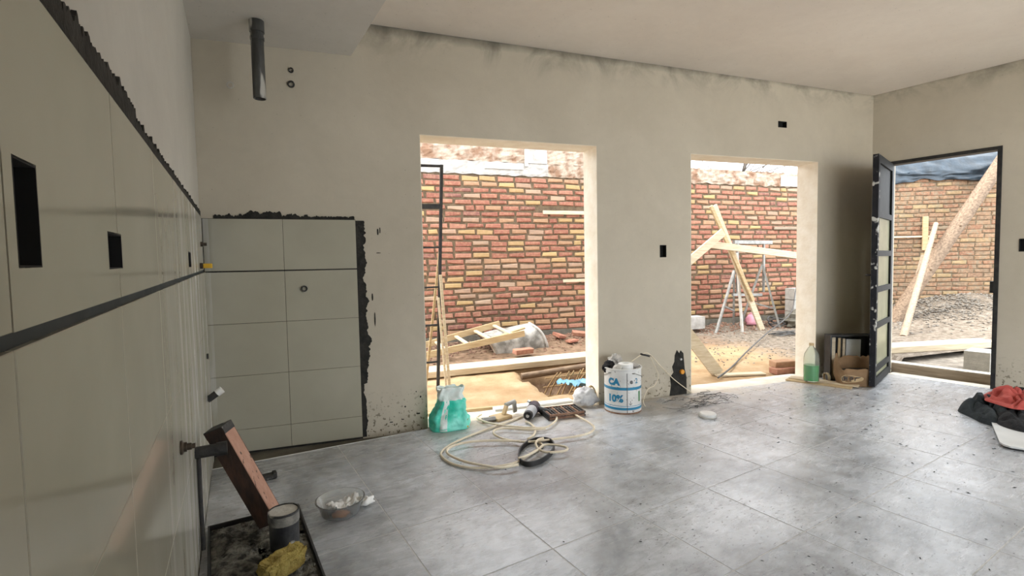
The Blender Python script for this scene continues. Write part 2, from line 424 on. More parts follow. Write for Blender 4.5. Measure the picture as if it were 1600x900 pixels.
def clip(poly, a, b, c):                  # keep a*x+b*y <= c
    out = []
    for i in range(len(poly)):
        p, q = poly[i], poly[(i+1) % len(poly)]; dp = a*p[0]+b*p[1]-c; dq = a*q[0]+b*q[1]-c
        if dp <= 0: out.append(p)
        if (dp < 0 < dq) or (dq < 0 < dp):
            u = dp/(dp-dq); out.append((p[0]+u*(q[0]-p[0]), p[1]+u*(q[1]-p[1])))
    return out
def ragged(x0, x1, base, hfun, n, y0, y1, side='up'):
    top = []
    for i in range(n+1):
        x = x0+(x1-x0)*i/n; top.append((x, hfun(x)))
    mb = MB()
    for i in range(n):
        (xa, ha), (xb, hb) = top[i], top[i+1]
        q = [(xa, base), (xb, base), (xb, base+max(hb, .001)), (xa, base+max(ha, .001))]
        if side == 'right': q = [(base, xa), (base+max(ha, .001), xa), (base+max(hb, .001), xb), (base, xb)]
        mb.xprism(q, y0, y1)
    return mb
def blob(mb, c, rx, ry, rz, seed=0, amp=.25, n=14, m=9, freq=2.2, flat=True):
    c = Vector(c)
    def fn(u, v):
        a = 2*pi*u; b = pi*(v-.5); d = Vector((cos(b)*cos(a), cos(b)*sin(a), sin(b)))
        k = 1 + amp*N(d.x*freq+seed*7.1, d.y*freq+seed*3.3, d.z*freq) + amp*.5*N(d.x*freq*2.3+seed, d.y*freq*2.3, d.z*freq*2.3+seed)
        p = Vector((d.x*rx*k, d.y*ry*k, d.z*rz*k))
        if flat and p.z < -rz*.6: p.z = -rz*.6
        return c + p
    return mb.grid(n, m, fn)
def rock(mb, c, r, rng):
    vs = []
    for x, y, z in ((1,0,0),(-1,0,0),(0,1,0),(0,-1,0),(0,0,1),(0,0,-1)):
        k = r*rng.uniform(.6, 1.3); vs.append((c[0]+x*k+rng.uniform(-.25,.25)*r, c[1]+y*k+rng.uniform(-.25,.25)*r, c[2]+z*k*.7))
    mb.add(vs, [(0,2,4),(2,1,4),(1,3,4),(3,0,4),(2,0,5),(1,2,5),(3,1,5),(0,3,5)])

# ================================================================== the house
O1 = (1.355, 2.755); O2 = (3.657, 5.115)          # openings in the back wall
LBACK = 5.84
holes = [(*O1, -.12, 2.083), (*O2, -.12, 2.069),
         (3.342, 3.405, 1.19, 1.293), (4.618, 4.718, 2.358, 2.414), (3.445, 3.60, -.02, .0)]
holes = holes[:4]
# outlet recesses do not go through: thin front leaf with holes + solid core
wb = MB()
wb.slab(-.25, LBACK+.25, -.12, 2.86, .05, TH, holes[:2]); wb.slab(-.05, LBACK, -.12, 2.80, 0, .05, holes)
wall_back = struct(wb.build('wall_back', 'plaster_wall', None, C0, RZB), 'grey plastered back wall with two doorless openings to the yard')
# pale linings of the openings
for (a, b), zt in ((O1, 2.083), (O2, 2.069)):
    j = MB().box(b-.004, b, .001, TH+.004, -.1, zt-.004); j.build('jamb_lining', 'jamb', wall_back)
    j = MB().box(a, a+.004, .001, TH+.004, -.1, zt-.004); j.build('jamb_lining', 'jamb', wall_back)
    j = MB().box(a, b, .001, TH+.004, zt-.004, zt); j.build('head_lining', 'jamb', wall_back)
def outlet(parent, x0, x1, z0, z1, y, d=.045, rim=.004):
    mb = MB(); e = .003
    mb.slab(x0+.001, x1-.001, z0+.001, z1-.001, y-.004, y+d-.004, [(x0+e, x1-e, z0+e, z1-e)])
    mb.box(x0+.001, x1-.001, y+d-.006, y+d-.002, z0+.001, z1-.001)
    return mb.build('outlet_box', 'black_hole', parent)
outlet(wall_back, 3.342, 3.405, 1.19, 1.293, 0); outlet(wall_back, 4.618, 4.718, 2.358, 2.414, 0)

# ---- wall tiles on the back wall: 45 x 33 cm, one course cut at the floor
bed = MB().box(-.010, .906, -.004, 0, -.03, 1.482).build('tile_adhesive', 'adhesive', wall_back)
rows = [(-.015, .130), (.132, .479), (.481, .814), (.816, 1.144), (1.152, 1.479)]
for z0, z1 in rows:
    for x0, x1 in ((.0005, .4525), (.4545, .904)):
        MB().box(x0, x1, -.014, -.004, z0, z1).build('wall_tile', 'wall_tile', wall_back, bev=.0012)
rg = ragged(.06, .90, 1.479, lambda x: .020 + .010*N(x*90, 7) + .008*N(x*200, 2) + .03*max(0, N(x*9, 3)) + .025*max(0, N(x*31, 5)) + (.03 if .2 < x < .45 else 0)*(.6+N(x*20, 9)), 150, -.006, .0)
rg.build('mortar_smear', 'adhesive', wall_back)
rg = ragged(-.02, 1.475, .904, lambda z: (.050 + .03*N(z*4, 1) + .020*N(z*19, 2) + .012*N(z*60, 4)) * (1.15 if z > .35 else .55), 190, -.006, .0, 'right')
rg.build('mortar_smear', 'adhesive', wall_back)
for (x, z, w, h) in ((1.05, 1.40, .012, .05), (1.065, 1.41, .008, .045), (1.05, 1.255, .035, .006), (1.00, .95, .012, .06), (1.012, .80, .01, .10), (1.29, .10, .03, .012), (1.10, .06, .025, .008), (1.20, .16, .012, .012), (1.18, .07, .02, .006), (1.31, .22, .012, .016), (1.28, .26, .008, .01)):
    pts = [(x+w*(.5+.1*N(k, x*9))*cos(k*.8), z+h*(.5+.2*N(k*2, z*7))*sin(k*.8)) for k in range(8)]
    MB().xprism(pts, -.002, 0).build('mortar_splash', 'adhesive', wall_back)
# holes, stub of a drain in the tile, plugs above
def ringplug(parent, x, z, y, r, name='pipe_stub', m='pvc_black', core='black_hole', L=.012):
    mb = MB(); 
    prof = [(r*.62, -.001), (r*.62, L), (r, L), (r, -.002)]
    mb.lathe(prof, 18); mb.f.append(tuple(range(17, -1, -1)))
    for i, (a, b, c) in enumerate(mb.v): mb.v[i] = (x+a, y-c, z+b)
    return mb.build(name, m, parent)
ringplug(wall_back, .569, 1.025, -.014, .020, 'drain_outlet', 'pvc_black')
for x, z, r in ((.542, 2.437, .016), (.539, 2.348, .022)): ringplug(wall_back, x, z, 0, r, 'pipe_sleeve', 'pvc_black')
ringplug(wall_back, .189, 2.31, 0, .022, 'pipe_sleeve', 'grey_cement', L=.006)
# flat raw patch low in the pier, coloured dark as a niche's shade; orange cap
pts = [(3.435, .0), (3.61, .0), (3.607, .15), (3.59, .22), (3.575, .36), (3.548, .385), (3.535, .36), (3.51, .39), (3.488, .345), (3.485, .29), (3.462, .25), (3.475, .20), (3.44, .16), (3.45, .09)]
ni = MB().xprism(pts, -.004, 0).build('raw_patch', 'adhesive', wall_back); ni['label'] = 'raw patch coloured dark like a shaded niche'
cp = MB().lathe([(.0, .02), (.018, .02), (.021, .014), (.021, 0)], 16); cp.v = [(3.555+a, -.004-c, .20+b) for a, b, c in cp.v]
cp.build('pipe_cap', 'orange_plastic', wall_back)
cp = MB().lathe([(.0, .012), (.010, .012), (.012, 0)], 12); cp.v = [(3.545+a, -.004-c, .31+b) for a, b, c in cp.v]
cp.build('pipe_cap', 'steel_grey', wall_back)

# ---- left wall
zs = lambda s: 1.157 + .0165*s           # the open joint runs slightly off level
LS = [(-2.98, -2.914, 1.176, 1.285), (-2.60, -2.492, 1.174, 1.236), (-1.13, -1.0, 1.177, 1.244)]
LEND = -5.75
wl = MB(); wl.slab(LEND, .25, -.12, 2.86, .06, .25); wl.slab(LEND, 0, -.12, 2.82, 0, .06, LS)
wall_left = struct(wl.build('wall_left', 'plaster_left', None, CL, RZL), 'left wall plastered above and clad in glossy pale tiles')
lb = MB(); lb.slab(-4.6, -.002, -.03, 1.482, -.004, 0, LS); lb.build('tile_adhesive', 'adhesive', wall_left)
st_ = MB()
for k in range(12):
    a, b = -4.6+k*.383, -4.6+(k+1)*.383; st_.xprism([(a, zs(a)-.016), (b, zs(b)-.016), (b, zs(b)+.014), (a, zs(a)+.014)], -.0065, -.004)
st_.build('open_joint', 'strip_dark', wall_left)
colx = [-4.454, -3.97, -3.486, -3.004, -2.523, -2.041, -1.56, -1.078, -.596, -.114, -.003]
lrows = [(-.02, .10), (.102, .448), (.450, .797), (.799, 1.141), (1.157, 1.479)]
for ri, (z0, z1) in enumerate(lrows):
    for i in range(len(colx)-1):
        x0, x1 = colx[i]+.0015, colx[i+1]-.0015
        top = ri == 4
        def mp(x, z): return 1.479-(1.479-z)*(1.479-zs(x))/(1.479-1.149) if top else z*zs(x)/1.149
        def inv(x, z): return 1.479-(1.479-z)*(1.479-1.149)/(1.479-zs(x)) if top else z*1.149/zs(x)
        mb = MB(); hs = [(h[0], h[1], inv(h[0], h[2]), inv(h[0], h[3])) for h in LS] if top else []
        hs = [h for h in hs if h[1] > x0 and h[0] < x1]
        mb.slab(x0, x1, z0, z1, -.014, -.004, hs)
        mb.v = [(x, y, mp(x, z)) for x, y, z in mb.v]
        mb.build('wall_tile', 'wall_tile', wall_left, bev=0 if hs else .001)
for h in LS: outlet(wall_left, *h, -.010, .055)
rg = ragged(-4.6, -.03, 1.479, lambda x: .012 + (.044 if x < -2.2 else .024)*(1+.4*N(x*5, 2)) + .026*max(0, N(x*37, 8)) + .05*max(0, N(x*23, 1)-.30) + .016*N(x*95, 6) + .010*N(x*210, 2), 900, -.007, 0)
rg.build('mortar_smear', 'adhesive', wall_left)
ringplug(wall_left, -2.945, 1.30, -.0001, .001)
bpy.data.objects.remove(wall_left.children[-1])

# ---- right wall with the door opening
D0, D1, DZ = .125, .937, 2.075
RLEN = 4.4
wr = MB(); RS = [(1.052, 1.115, 1.181, 1.288)]
wr.slab(-.0, RLEN, -.12, 2.86, .05, .22, [(D0, D1, -.12, DZ)]); wr.slab(0, RLEN, -.12, 2.80, 0, .05, [(D0, D1, -.12, DZ)] + RS)
wall_right = struct(wr.build('wall_right', 'plaster_wall', None, CR, RZR), 'grey plastered right wall with the black steel door opening')
outlet(wall_right, *RS[0], 0)
for (s, z, w, h) in ((1.10, .02, .13, .03), (1.05, .0, .2, .02)):
    pts = [(s+w*.5*cos(k*pi/6)*(1+.3*N(k, 3)), z+max(0, h*sin(k*pi/6))*(1+.5*N(k, 5))) for k in range(7)]
    MB().xprism(pts, -.003, 0).build('mortar_splash', 'adhesive', wall_right)
# black steel frame
fr = struct(MB().box(D0, D0+.03, -.012, .10, -.02, DZ).build('door_frame', 'black_steel', None, CR, RZR), 'black steel frame around the yard door', 'door frame')
MB().box(D1-.03, D1, -.012, .10, -.02, DZ).build('frame_post', 'black_steel', fr)
MB().box(D0+.03, D1-.03, -.012, .10, DZ-.03, DZ).build('frame_head', 'black_steel', fr)
MB().box(D1-.055, D1-.03, .0, .05, .83, .93).build('lock_keeper', 'black_steel', fr)
# door leaf, opened into the room (local x from the hinge to the free edge)
hinge = Rp(D0+.035, .02); free = Vector((4.936, 2.032, 0)); dv = free-hinge; dl = dv.length; drz = math.atan2(dv.y, dv.x)
door = struct(MB().box(0, .045, -.022, .022, .015, 2.045).build('door_1', 'door_black', None, hinge, drz), 'black steel door with five panels standing open into the room', 'door')
MB().box(dl-.06, dl, -.022, .022, .015, 2.045).build('edge_post', 'chipped_black', door)
zb = [.015, .16, .55, .87, 1.19, 1.53, 2.045]
for i, z in enumerate(zb):
    h = .05 if 0 < i < 6 else .07
    z0 = z if i == 0 else (z-h if i == 6 else z-h/2)
    MB().box(.045, dl-.06, -.022, .022, z0, z0+h).build('rail', 'door_black', door)
for i in range(6):
    mb = MB().box(.045, dl-.06, -.006, .006, zb[i]+.02, zb[i+1]-.02)
    mb.build('panel', 'door_panel' if i < 5 else 'door_black', door)  # olive colour stands in for yellowish light reflected by the lower panels
hd = MB(); hd.tube([(dl-.03, -.022, 1.0), (dl-.03, -.06, 1.0), (dl-.13, -.065, 1.0)], .008, 8); hd.build('door_handle', 'black_steel', door, smooth=True)

# ---- ceiling, soffit, rear wall
RB = -1.85
def ceil_z(x, y): return 2.795 - .0095*(x-1.0) - .022*(y-3.4)*-.0
poly = [(-.45, -2.1), (6.1, -2.1), (6.0, 2.75), (-.35, 4.05)]
cm = MB(); n = 24
def cfn(u, v):
    x = -.45+u*6.6; y = -2.1+v*6.2; return (x, y, ceil_z(x, y) - .004*N(x*1.3, y*1.3))
cm.grid(n, n, cfn); o_ = len(cm.v); cm.grid(n, n, lambda u, v: (-.45+u*6.6, -2.1+v*6.2, 3.0))
ceiling = struct(cm.build('ceiling', 'plaster_ceiling', smooth=True), 'rough pinkish plastered ceiling slab', 'ceiling')
# lowered strip of ceiling along the left wall
sf = MB(); e0, e1 = Bp(.915, 0.0), Vector((.80, -1.85, 0)); c0, c1 = Bp(-.05, .0), Lp(LEND, -.05)
sf.prism([(c0.x, c0.y), (c1.x, -1.85), (e1.x, e1.y), (e0.x, e0.y)], 2.572, 2.85)
struct(sf.build('ceiling_lowered', 'plaster_soffit'), 'lowered strip of ceiling running along the left wall', 'ceiling')
# unseen rear of the room: its wide opening is added to let daylight in
rw_ = MB(); rw_.slab(-.5, 6.15, -.12, 2.95, 0, .2, [(1.6, 5.65, -.2, 2.5)])
struct(rw_.build('wall_rear', 'plaster_left', None, (0, RB-.2, 0)), 'unseen rear wall with a wide opening added for daylight')

pn = MB().box(-.35, 1.40, -.52, -.40, -.12, 2.9); struct(pn.build('light_block_wall', 'plaster_left'), 'unseen partition added behind the viewer to shade the left wall')  # unseen partition, added to keep rear daylight off the left wall
# ---- floor: slab, then each tile
fb = MB().prism([(-.4, RB-.2), (6.1, RB-.2), (6.0, 2.6), (-.3, 4.0)], -.14, -.032)
floor = struct(fb.build('floor', 'slab'), 'floor of large grey cement look tiles with pale joints', 'floor')
T = .486; X0, Y0 = .6573, 3.0554; jn = .0032
FLP = [(-.5, RB), (6.1, RB), (6.1, 4), (-.5, 4)]
def region(p):
    p = clip(p, -LY.x*-1, -LY.y*-1, (C0.dot(LY)-.016))            # left wall
    return p
def tile_region(p, gr=0):
    p = clip(p, LY.x, LY.y, CL.dot(LY)-.016)
    p = clip(p, BN.x, BN.y, C0.dot(BN)-.012)
    p = clip(p, RY.x, RY.y, CR.dot(RY)-.006)
    p = clip(p, .04, 1.0, 3.330+gr)                               # the cut edge short of the wall on the left
    p = clip(p, 0, -1, -RB)
    return p
def okpoly(p):
    if len(p) < 3: return False
    a = 0
    for i in range(len(p)): x0, y0 = p[i]; x1, y1 = p[(i+1) % len(p)]; a += x0*y1-x1*y0
    return abs(a) > .0016
gp = tile_region(FLP, -.001)
MB().prism(gp, -.031, -.0009).build('grout_bed', 'grout', floor)
te = MB(); te.bar((-.05, 3.327, .0), (1.16, 3.279, .0), .007, .0035); te.build('lit_tile_edge', 'white_board', floor)  # thin pale strip paints in the light along the cut tile edge
for i in range(-3, 13):
    for j in range(-2, 12):
        x, y = X0+i*T, Y0-j*T
        p = tile_region([(x+jn, y-T+jn), (x+T-jn, y-T+jn), (x+T-jn, y-jn), (x+jn, y-jn)])
        q = []
        for a in p:
            if not q or (abs(a[0]-q[-1][0])+abs(a[1]-q[-1][1])) > 1e-4: q.append(a)
        if len(q) > 1 and abs(q[0][0]-q[-1][0])+abs(q[0][1]-q[-1][1]) < 1e-4: q.pop()
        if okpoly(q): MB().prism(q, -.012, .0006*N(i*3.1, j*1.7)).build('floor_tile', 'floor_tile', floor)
# sills of the openings
for a, b in (O1, O2):
    mb = MB(); mb.grid(24, 8, lambda u, v: (a+.004+(b-a-.008)*u, -.012+v*.30, -.004+.006*N(u*9+a, v*4)-.02*v*v)); mb.box(a+.004, b-.004, -.012, .28, -.12, -.03)
    t_ = struct(mb.build('trim_1' if a < 2 else 'trim_2', 'threshold', None, C0, RZB, smooth=True), 'dusty cement sill of the %s opening' % ('wider left' if a < 2 else 'right'), 'sill')
mb = MB(); mb.grid(14, 8, lambda u, v: (D0+.031+(D1-D0-.062)*u, -.004+v*.26, -.003+.005*N(u*9+5, v*4)-.02*v*v)); mb.box(D0+.031, D1-.031, 0, .24, -.12, -.03)
struct(mb.build('trim_3', 'threshold', None, CR, RZR, smooth=True), 'dusty cement sill under the steel door', 'sill')
mb = MB(); rr = random.Random(3)
for k in range(900):
    x, y = rr.uniform(1.0, 5.4), rr.uniform(.4, 3.0)
    if toB(Vector((x, y, 0)))[1] > -.12 or x > 5.3: continue
    r = rr.choice((.0015, .002, .002, .0025, .003, .004, .0055)) * (1.3 if x > 3 else .8)
    a = rr.uniform(0, pi); d = Vector((cos(a), sin(a), 0))*r*rr.uniform(1, 2.4); e = Vector((-sin(a), cos(a), 0))*r*.6
    c = Vector((x, y, .001)); mb.add([c-d, c-e, c+d, c+e, c+Vector((0, 0, r*.6))], [(0,1,4),(1,2,4),(2,3,4),(3,0,4)])
tag(mb.build('floor_debris', 'black_cloth'), 'dark crumbs of dried mud scattered over the grey floor tiles', 'debris', kind='stuff')

# ================================================================== the yard
def off(mb, d): mb.v = [(x-d[0], y-d[1], z-d[2]) for x, y, z in mb.v]; return mb
def ythin(name, s, t, z, label, cat, group=None): return thing(name, Bp(s, t, z), label, cat, RZB, group)
def ypart(mb, name, m, root, org, **k): return off(mb, org).build(name, m, root, **k)
CN = Vector((10.386, 4.639, 0)); RZS = radians(-40)                # corner where the side boundary starts
SD = Vector((cos(RZS), sin(RZS), 0)); SN = Vector((-sin(RZS), cos(RZS), 0))
def Sp(s, t, z=0): return CN + s*SD - t*SN + Vector((0, 0, z))     # t towards the house
YT = 3.24

def pit(s, t):
    d = max(abs((s-3.15)/.62), abs((t-1.0)/.50)); d += .22*N(s*4, t*4)
    return max(0, min(1, (1.0-d)*6.0))
def gz(s, t):
    z = -.035 + .05*min(1, max(0, (t-.4)/1.8)) + .018*N(s*1.6, t*1.6) + .008*N(s*7, t*7)
    if t > .3: z += .006*N(s*19, t*19)
    z -= .30*pit(s, t)
    h = math.exp(-((s-3.5)/1.0)**2 - ((t-2.75)/.38)**2); z += .07*h*(1+.5*N(s*5, t*5))
    z += .05*math.exp(-((t-3.2)/.25)**2)*(1+N(s*3, 1))
    return z
gm = MB(); NS, NT = 250, 130
def gfn(u, v):
    s = -3+u*15.5; t = .24 + (v**1.35)*7.5
    z = gz(s, t) if t < 3.3 else 0.0
    p = Bp(s, t); rx = (p-CR).dot(RX); ry = (p-CR).dot(RY)
    # heap of gravel outside the steel door, against the side boundary
    q = p-CN; ss, tt = q.dot(SD), -q.dot(SN)
    if -1.5 < ss < 5 and tt > -.3: z = max(z, .02+.42*math.exp(-((ss-1.9)/1.5)**2)*max(0, 1-max(0, tt)/1.9)*(1+.2*N(s*3, t*3)))
    return (s, t, z)
gm.grid(NS, NT, gfn)
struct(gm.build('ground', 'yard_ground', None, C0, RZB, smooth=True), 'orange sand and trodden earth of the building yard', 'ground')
mat('side_ground', (.34, .29, .23), (.18, .15, .115), 14, .95, .8); g2 = MB(); g2.grid(60, 60, lambda u, v: (5.86+.0+u*9, -6+v*9.2, -.045+.012*N(u*30, v*30)))
struct(g2.build('ground_side', 'side_ground', None, (0, 0, 0), smooth=True), 'trodden sandy strip outside the steel door', 'ground')
g3 = MB().box(-12, 5.8, -14, RB-.21, -.2, -.10); struct(g3.build('ground_front', 'threshold'), 'bare ground in front of the house', 'ground')

# ---- bricks
def brick_mesh(L, H, seed, m, jit=.006, ch=.010, deep=.05, proud=.014):
    r = random.Random(seed); J = lambda a=jit: r.uniform(-a, a)
    mb = MB()
    back = [(-L/2+J(), deep, J()), (L/2+J(), deep, J()), (L/2+J(), deep, H+J()), (-L/2+J(), deep, H+J())]
    mid = [(x, -proud+ch, z) for x, y, z in back]
    f0 = r.uniform(-.006, .005)
    fr_ = [(x+(ch if x < 0 else -ch)+J(.003), -proud+f0+J(.002), z+(ch if z < H/2 else -ch)+J(.002)) for x, y, z in back]
    mb.add(back+mid+fr_, [(0,1,5,4),(1,2,6,5),(2,3,7,6),(3,0,4,7),(4,5,9,8),(5,6,10,9),(6,7,11,10),(7,4,8,11),(8,9,10,11)])
    return mb.mesh('brick', m), mb
def lay(wall, m, s0, s1, z0, courses, ph, pl_, L, H, want, jit, seed, gap=()):
    var = [brick_mesh(L, H, seed+k, m, jit) for k in range(14)]
    half = [brick_mesh(L*.52, H, seed+50+k, m, jit) for k in range(4)]
    r = random.Random(seed); rest = MB(); n = 0
    for c in range(courses):
        z = z0+c*ph; s = s0 + (pl_/2 if c % 2 else 0) + r.uniform(-.03, .03)
        while s < s1:
            isn = r.random() < .06; me, mb = r.choice(half if isn else var); w = pl_*.55 if isn else pl_
            x = s+w/2; zz = z+.004*N(x*1.5, c*.7)+r.uniform(-.003, .003)
            s += w
            if any(a < x < b and zlo < z < zhi for a, b, zlo, zhi in gap): continue
            if want(x) and n < 300: o = link('brick', me, wall, (x, 0, zz)); n += 1
            else: rest.add([(a+x, b, cc+zz) for a, b, cc in mb.v], mb.f)
    if rest.v: tag(rest.build('brickwork', m, wall), kind='stuff')
    return n
yw = MB().box(-2.5, 10.0, .0, .22, -.1, 2.60)
wall_yard = struct(yw.build('wall_boundary', 'mortar', None, Bp(0, YT), RZB), 'boundary wall of red and yellow bricks across the yard')
lay(wall_yard, 'brick', -2.3, 9.9, .165, 27, .0833, .262, .230, .059, lambda x: 1.72 < x < 4.50, .010, 11,
    gap=((3.62, 4.45, 1.86, 1.93),))
def rough_panel(x0, x1, z0, z1, amp, y, fx=6, n=60, m=14, edge=.02):
    mb = MB()
    def fn(u, v):
        x = x0+(x1-x0)*u; z = z0+(z1-z0)*v + (edge*N(x*8, v*2, 3) if v in (0.0, 1.0) else 0)
        return (x, y - amp*abs(N(x*fx, z*fx*1.6, 1)) - amp*.6*N(x*fx*3, z*fx*4, 2), z)
    return mb.grid(n, m, fn)
ft = MB().box(-2.5, 10, -.035, .0, -.15, .15).build('wall_footing', 'foot_concrete', wall_yard)
def solid(mb, x0, x1, z0, z1): mb.box(x0, x1, 0, .2, z0, z1); return mb
solid(rough_panel(-2.5, 5.2, 2.60, 2.96, .03, -.006, 5, 160, 12), -2.5, 5.2, 2.60, 2.96).build('upper_course', 'rough_cement', wall_yard, smooth=False)
solid(rough_panel(-2.5, 3.72, 2.415, 2.60, .012, -.012, 7, 120, 6), -2.5, 3.72, 2.42, 2.60).build('render_band', 'white_cement', wall_yard)
solid(rough_panel(3.72, 5.2, 2.415, 2.60, .020, -.008, 7, 60, 6), 3.72, 5.2, 2.42, 2.60).build('render_band', 'rough_cement', wall_yard)
solid(rough_panel(5.2, 9.9, 2.415, 2.655, .035, -.01, 5, 150, 10, .03), 5.2, 9.9, 2.42, 2.645).build('coping', 'rough_cement', wall_yard)
MB().box(3.35, 3.40, -.03, 0, 2.55, 2.80).build('cement_pad', 'grey_cement', wall_yard); MB().box(3.40, 3.70, -.025, 0, 2.60, 2.80).build('cement_pad', 'white_cement', wall_yard)
MB().box(2.75, 3.33, -.028, 0, 2.50, 2.585).build('cement_pad', 'grey_cement', wall_yard)
MB().box(8.15, 9.9, -.03, 0, 2.42, 2.60).build('cement_pad', 'grey_cement', wall_yard)
for (a, b, z, h) in ((3.62, 4.45, 1.868, .055), (3.93, 4.45, .855, .045), (8.0, 8.75, 1.66, .05)):
    w_ = thing('wall_lath', Bp(a, YT-.03, z), {1.868: 'long pale lath fixed high across the boundary bricks', .855: 'shorter pale lath fixed low across the boundary bricks', 1.66: 'greyish lath fixed to the bricks right of the leaning planks'}[z], 'lath', RZB, 'laths fixed to the brick wall')
    MB().box(0, b-a, -.012, .012, 0, h).build('board', 'pale_wood' if a < 5 else 'weathered', w_, bev=.002)
    for q in (.08, b-a-.08): MB().lathe([(.004, -.003), (.004, 0)], 8, cap0=True).build('nail_head', 'steel_grey', w_, (q, -.012, h/2)).rotation_euler = (pi/2, 0, 0)

sw = MB().box(-.1, 6, 0, .22, -.1, 2.66)
wall_side = struct(sw.build('wall_side', 'old_mortar', None, CN, RZS), 'rough old brick boundary wall seen through the steel door')
lay(wall_side, 'old_brick', .0, 5.9, .10, 32, .080, .255, .240, .068, lambda x: .2 < x < 2.62, .009, 91)
# tarpaulin over its top
tp_ = MB()
def tfn(u, v):
    x = -.3+u*5.0
    hang = .20 + .10*N(x*1.1, 4) + .05*N(x*4, 9)
    if v < .5: y = -.05-.02*N(x*3, v*6) - .05*abs(N(x*2.5, v*5+3)); z = 2.70 - hang*(1-v*2) + .03*N(x*3, v*4)
    else: w = (v-.5)*2; y = -.05 + w*.45; z = 2.70 + .50*w**.8 + .07*N(x*1.5, w*3) + .03*N(x*5, w*6)
    y -= .03*N(x*6+z*5, z*9, 7)
    return (x, y, z)
tp_.grid(110, 26, tfn)
tarp = tp_.build('tarpaulin', 'tarp', None, CN, RZS, smooth=True); sm = tarp.modifiers.new('thick', 'SOLIDIFY'); sm.thickness = .004
tag(tarp, 'crumpled dark blue plastic tarpaulin draped over the old brick wall', 'tarpaulin')

# gravel on the heap
gv = MB(); r = random.Random(5)
for k in range(2600):
    ss = r.uniform(-.4, 3.9); tt = abs(r.gauss(0, 1)) * .75
    if tt > 2.4: continue
    z = .02+.42*math.exp(-((ss-1.9)/1.5)**2)*max(0, 1-tt/1.9)
    rock(gv, (ss, -tt-.03, z+.005), r.uniform(.012, .032), r)
for k in range(1500):
    ss, tt = r.uniform(.2, 3.4), r.uniform(1.6, 4.6)
    if (Sp(ss, tt)-CR).dot(RY) > .45: rock(gv, (ss, -tt, .0), r.uniform(.008, .022), r)
tag(gv.build('gravel_heap', 'gravel', None, CN, RZS), 'grey brown gravel heaped against the old brick wall', 'gravel', kind='stuff')
# rubble along the boundary wall
rb = MB(); r = random.Random(9)
for k in range(3000):
    s = r.uniform(1.2, 9.6); t = YT-.06-abs(r.gauss(0, .28))
    if s < 5: t = YT-.06-abs(r.gauss(0, .38))
    if t < 1.7: continue
    rock(rb, (s, t, gz(s, t)+.005), r.uniform(.008, .028), r)
tag(rb.build('rubble', 'rubble', None, C0, RZB), 'small broken brick rubble strewn along the foot of the boundary wall', 'rubble', kind='stuff')
rb = MB(); r = random.Random(19)
for k in range(900):
    s = r.uniform(4.6, 9.0); t = r.uniform(.8, 3.0)
    rock(rb, (s, t, gz(s, t)+.002), r.uniform(.006, .018), r)
tag(rb.build('stones', 'gravel', None, C0, RZB), 'grey pebbles scattered over the sand beyond the right opening', 'stones', kind='stuff')

def loose_brick(s, t, rz, label, m='brick', tilt=0, z=None, sz=(.24, .115, .06)):
    o = MB().box(-sz[0]/2, sz[0]/2, -sz[1]/2, sz[1]/2, 0, sz[2]); o.v = [(x+r.uniform(-.008, .008), y+r.uniform(-.008, .008), zz+r.uniform(-.005, .005)) for x, y, zz in o.v]
    ob = o.build('loose_brick', m, None, Bp(s, t, (gz(s, t)+.004) if z is None else z), rz, bev=.006); ob.rotation_euler = (tilt, tilt*.6, rz)
    return tag(ob, label, 'brick', 'loose bricks in the yard')
loose_brick(2.86, 2.08, -.1, 'single red brick lying on sand in front of the tipped tub', z=.06)
loose_brick(3.62, 2.72, .5, 'broken brick slab tilted up on rubble by the left wall footing', tilt=.35, sz=(.20, .13, .05), z=.12)
loose_brick(4.02, 2.84, -.5, 'reddish brick chunk on rubble beside the white jamb', tilt=.2, z=.10)
loose_brick(3.72, 2.48, .2, 'flat brick sliver lying at the edge of the rubble pile', sz=(.18, .09, .03), z=.08)
loose_brick(5.09, .36, -.2, 'lower red brick stacked outside the right jamb', z=-.03)
loose_brick(5.13, .40, -.35, 'upper red brick stacked outside the right jamb', z=.032)

# ---- through the left opening: steel ladder frame and laths
ORG = (1.62, 1.065, gz(1.62, 1.065))
L_ = ythin('steel_ladder', *ORG, 'tall black steel ladder frame standing in the yard', 'ladder')
def sx(z): return 1.625+.0435*z
mb = MB().bar((sx(0), 1.065, ORG[2]), (sx(2.09), 1.065, 2.09), .028, .028, up=(0, 1, 0)); ypart(mb, 'stile', 'black_steel', L_, ORG)
mb = MB().bar((sx(0)-.36, 1.065, ORG[2]), (sx(2.09)-.36, 1.065, 2.08), .028, .028, up=(0, 1, 0)); ypart(mb, 'stile', 'black_steel', L_, ORG)
for z, w in ((2.078, .022), (1.705, .045), (1.325, .016), (.955, .016), (.60, .016), (.25, .016)):
    mb = MB().bar((sx(z)-.36, 1.065, z-.006), (sx(z), 1.065, z), .018, w, up=(0, 0, 1)); ypart(mb, 'rung', 'black_steel', L_, ORG)
def stick(name, a, b, w, h, m, label, cat, group=None, rnd=False, up=(0, 1, 0)):
    t = thing(name, Bp(*a), label, cat, RZB, group); d = Vector(b)-Vector(a)
    if rnd:
        k = 9; pts = [d*i/k + Vector((.012*N(i, w*50), .012*N(i*1.3, 5), 0)) for i in range(k+1)]
        MB().tube(pts, [w/2*(1+.12*N(i*.7, 3)) for i in range(k+1)], 10).build('shaft', m, t, smooth=True, auto=50)
    else: MB().bar((0, 0, 0), d, w, h, up=up).build('board', m, t, bev=.003)
    return t
LG = 'laths leaning on the steel ladder'
stick('lath', (1.735, 1.05, gz(1.735, 1.05)+.004), (1.66, .97, 1.07), .028, .012, 'pale_wood', 'taller pale lath leaning outside by the steel ladder', 'lath', LG)
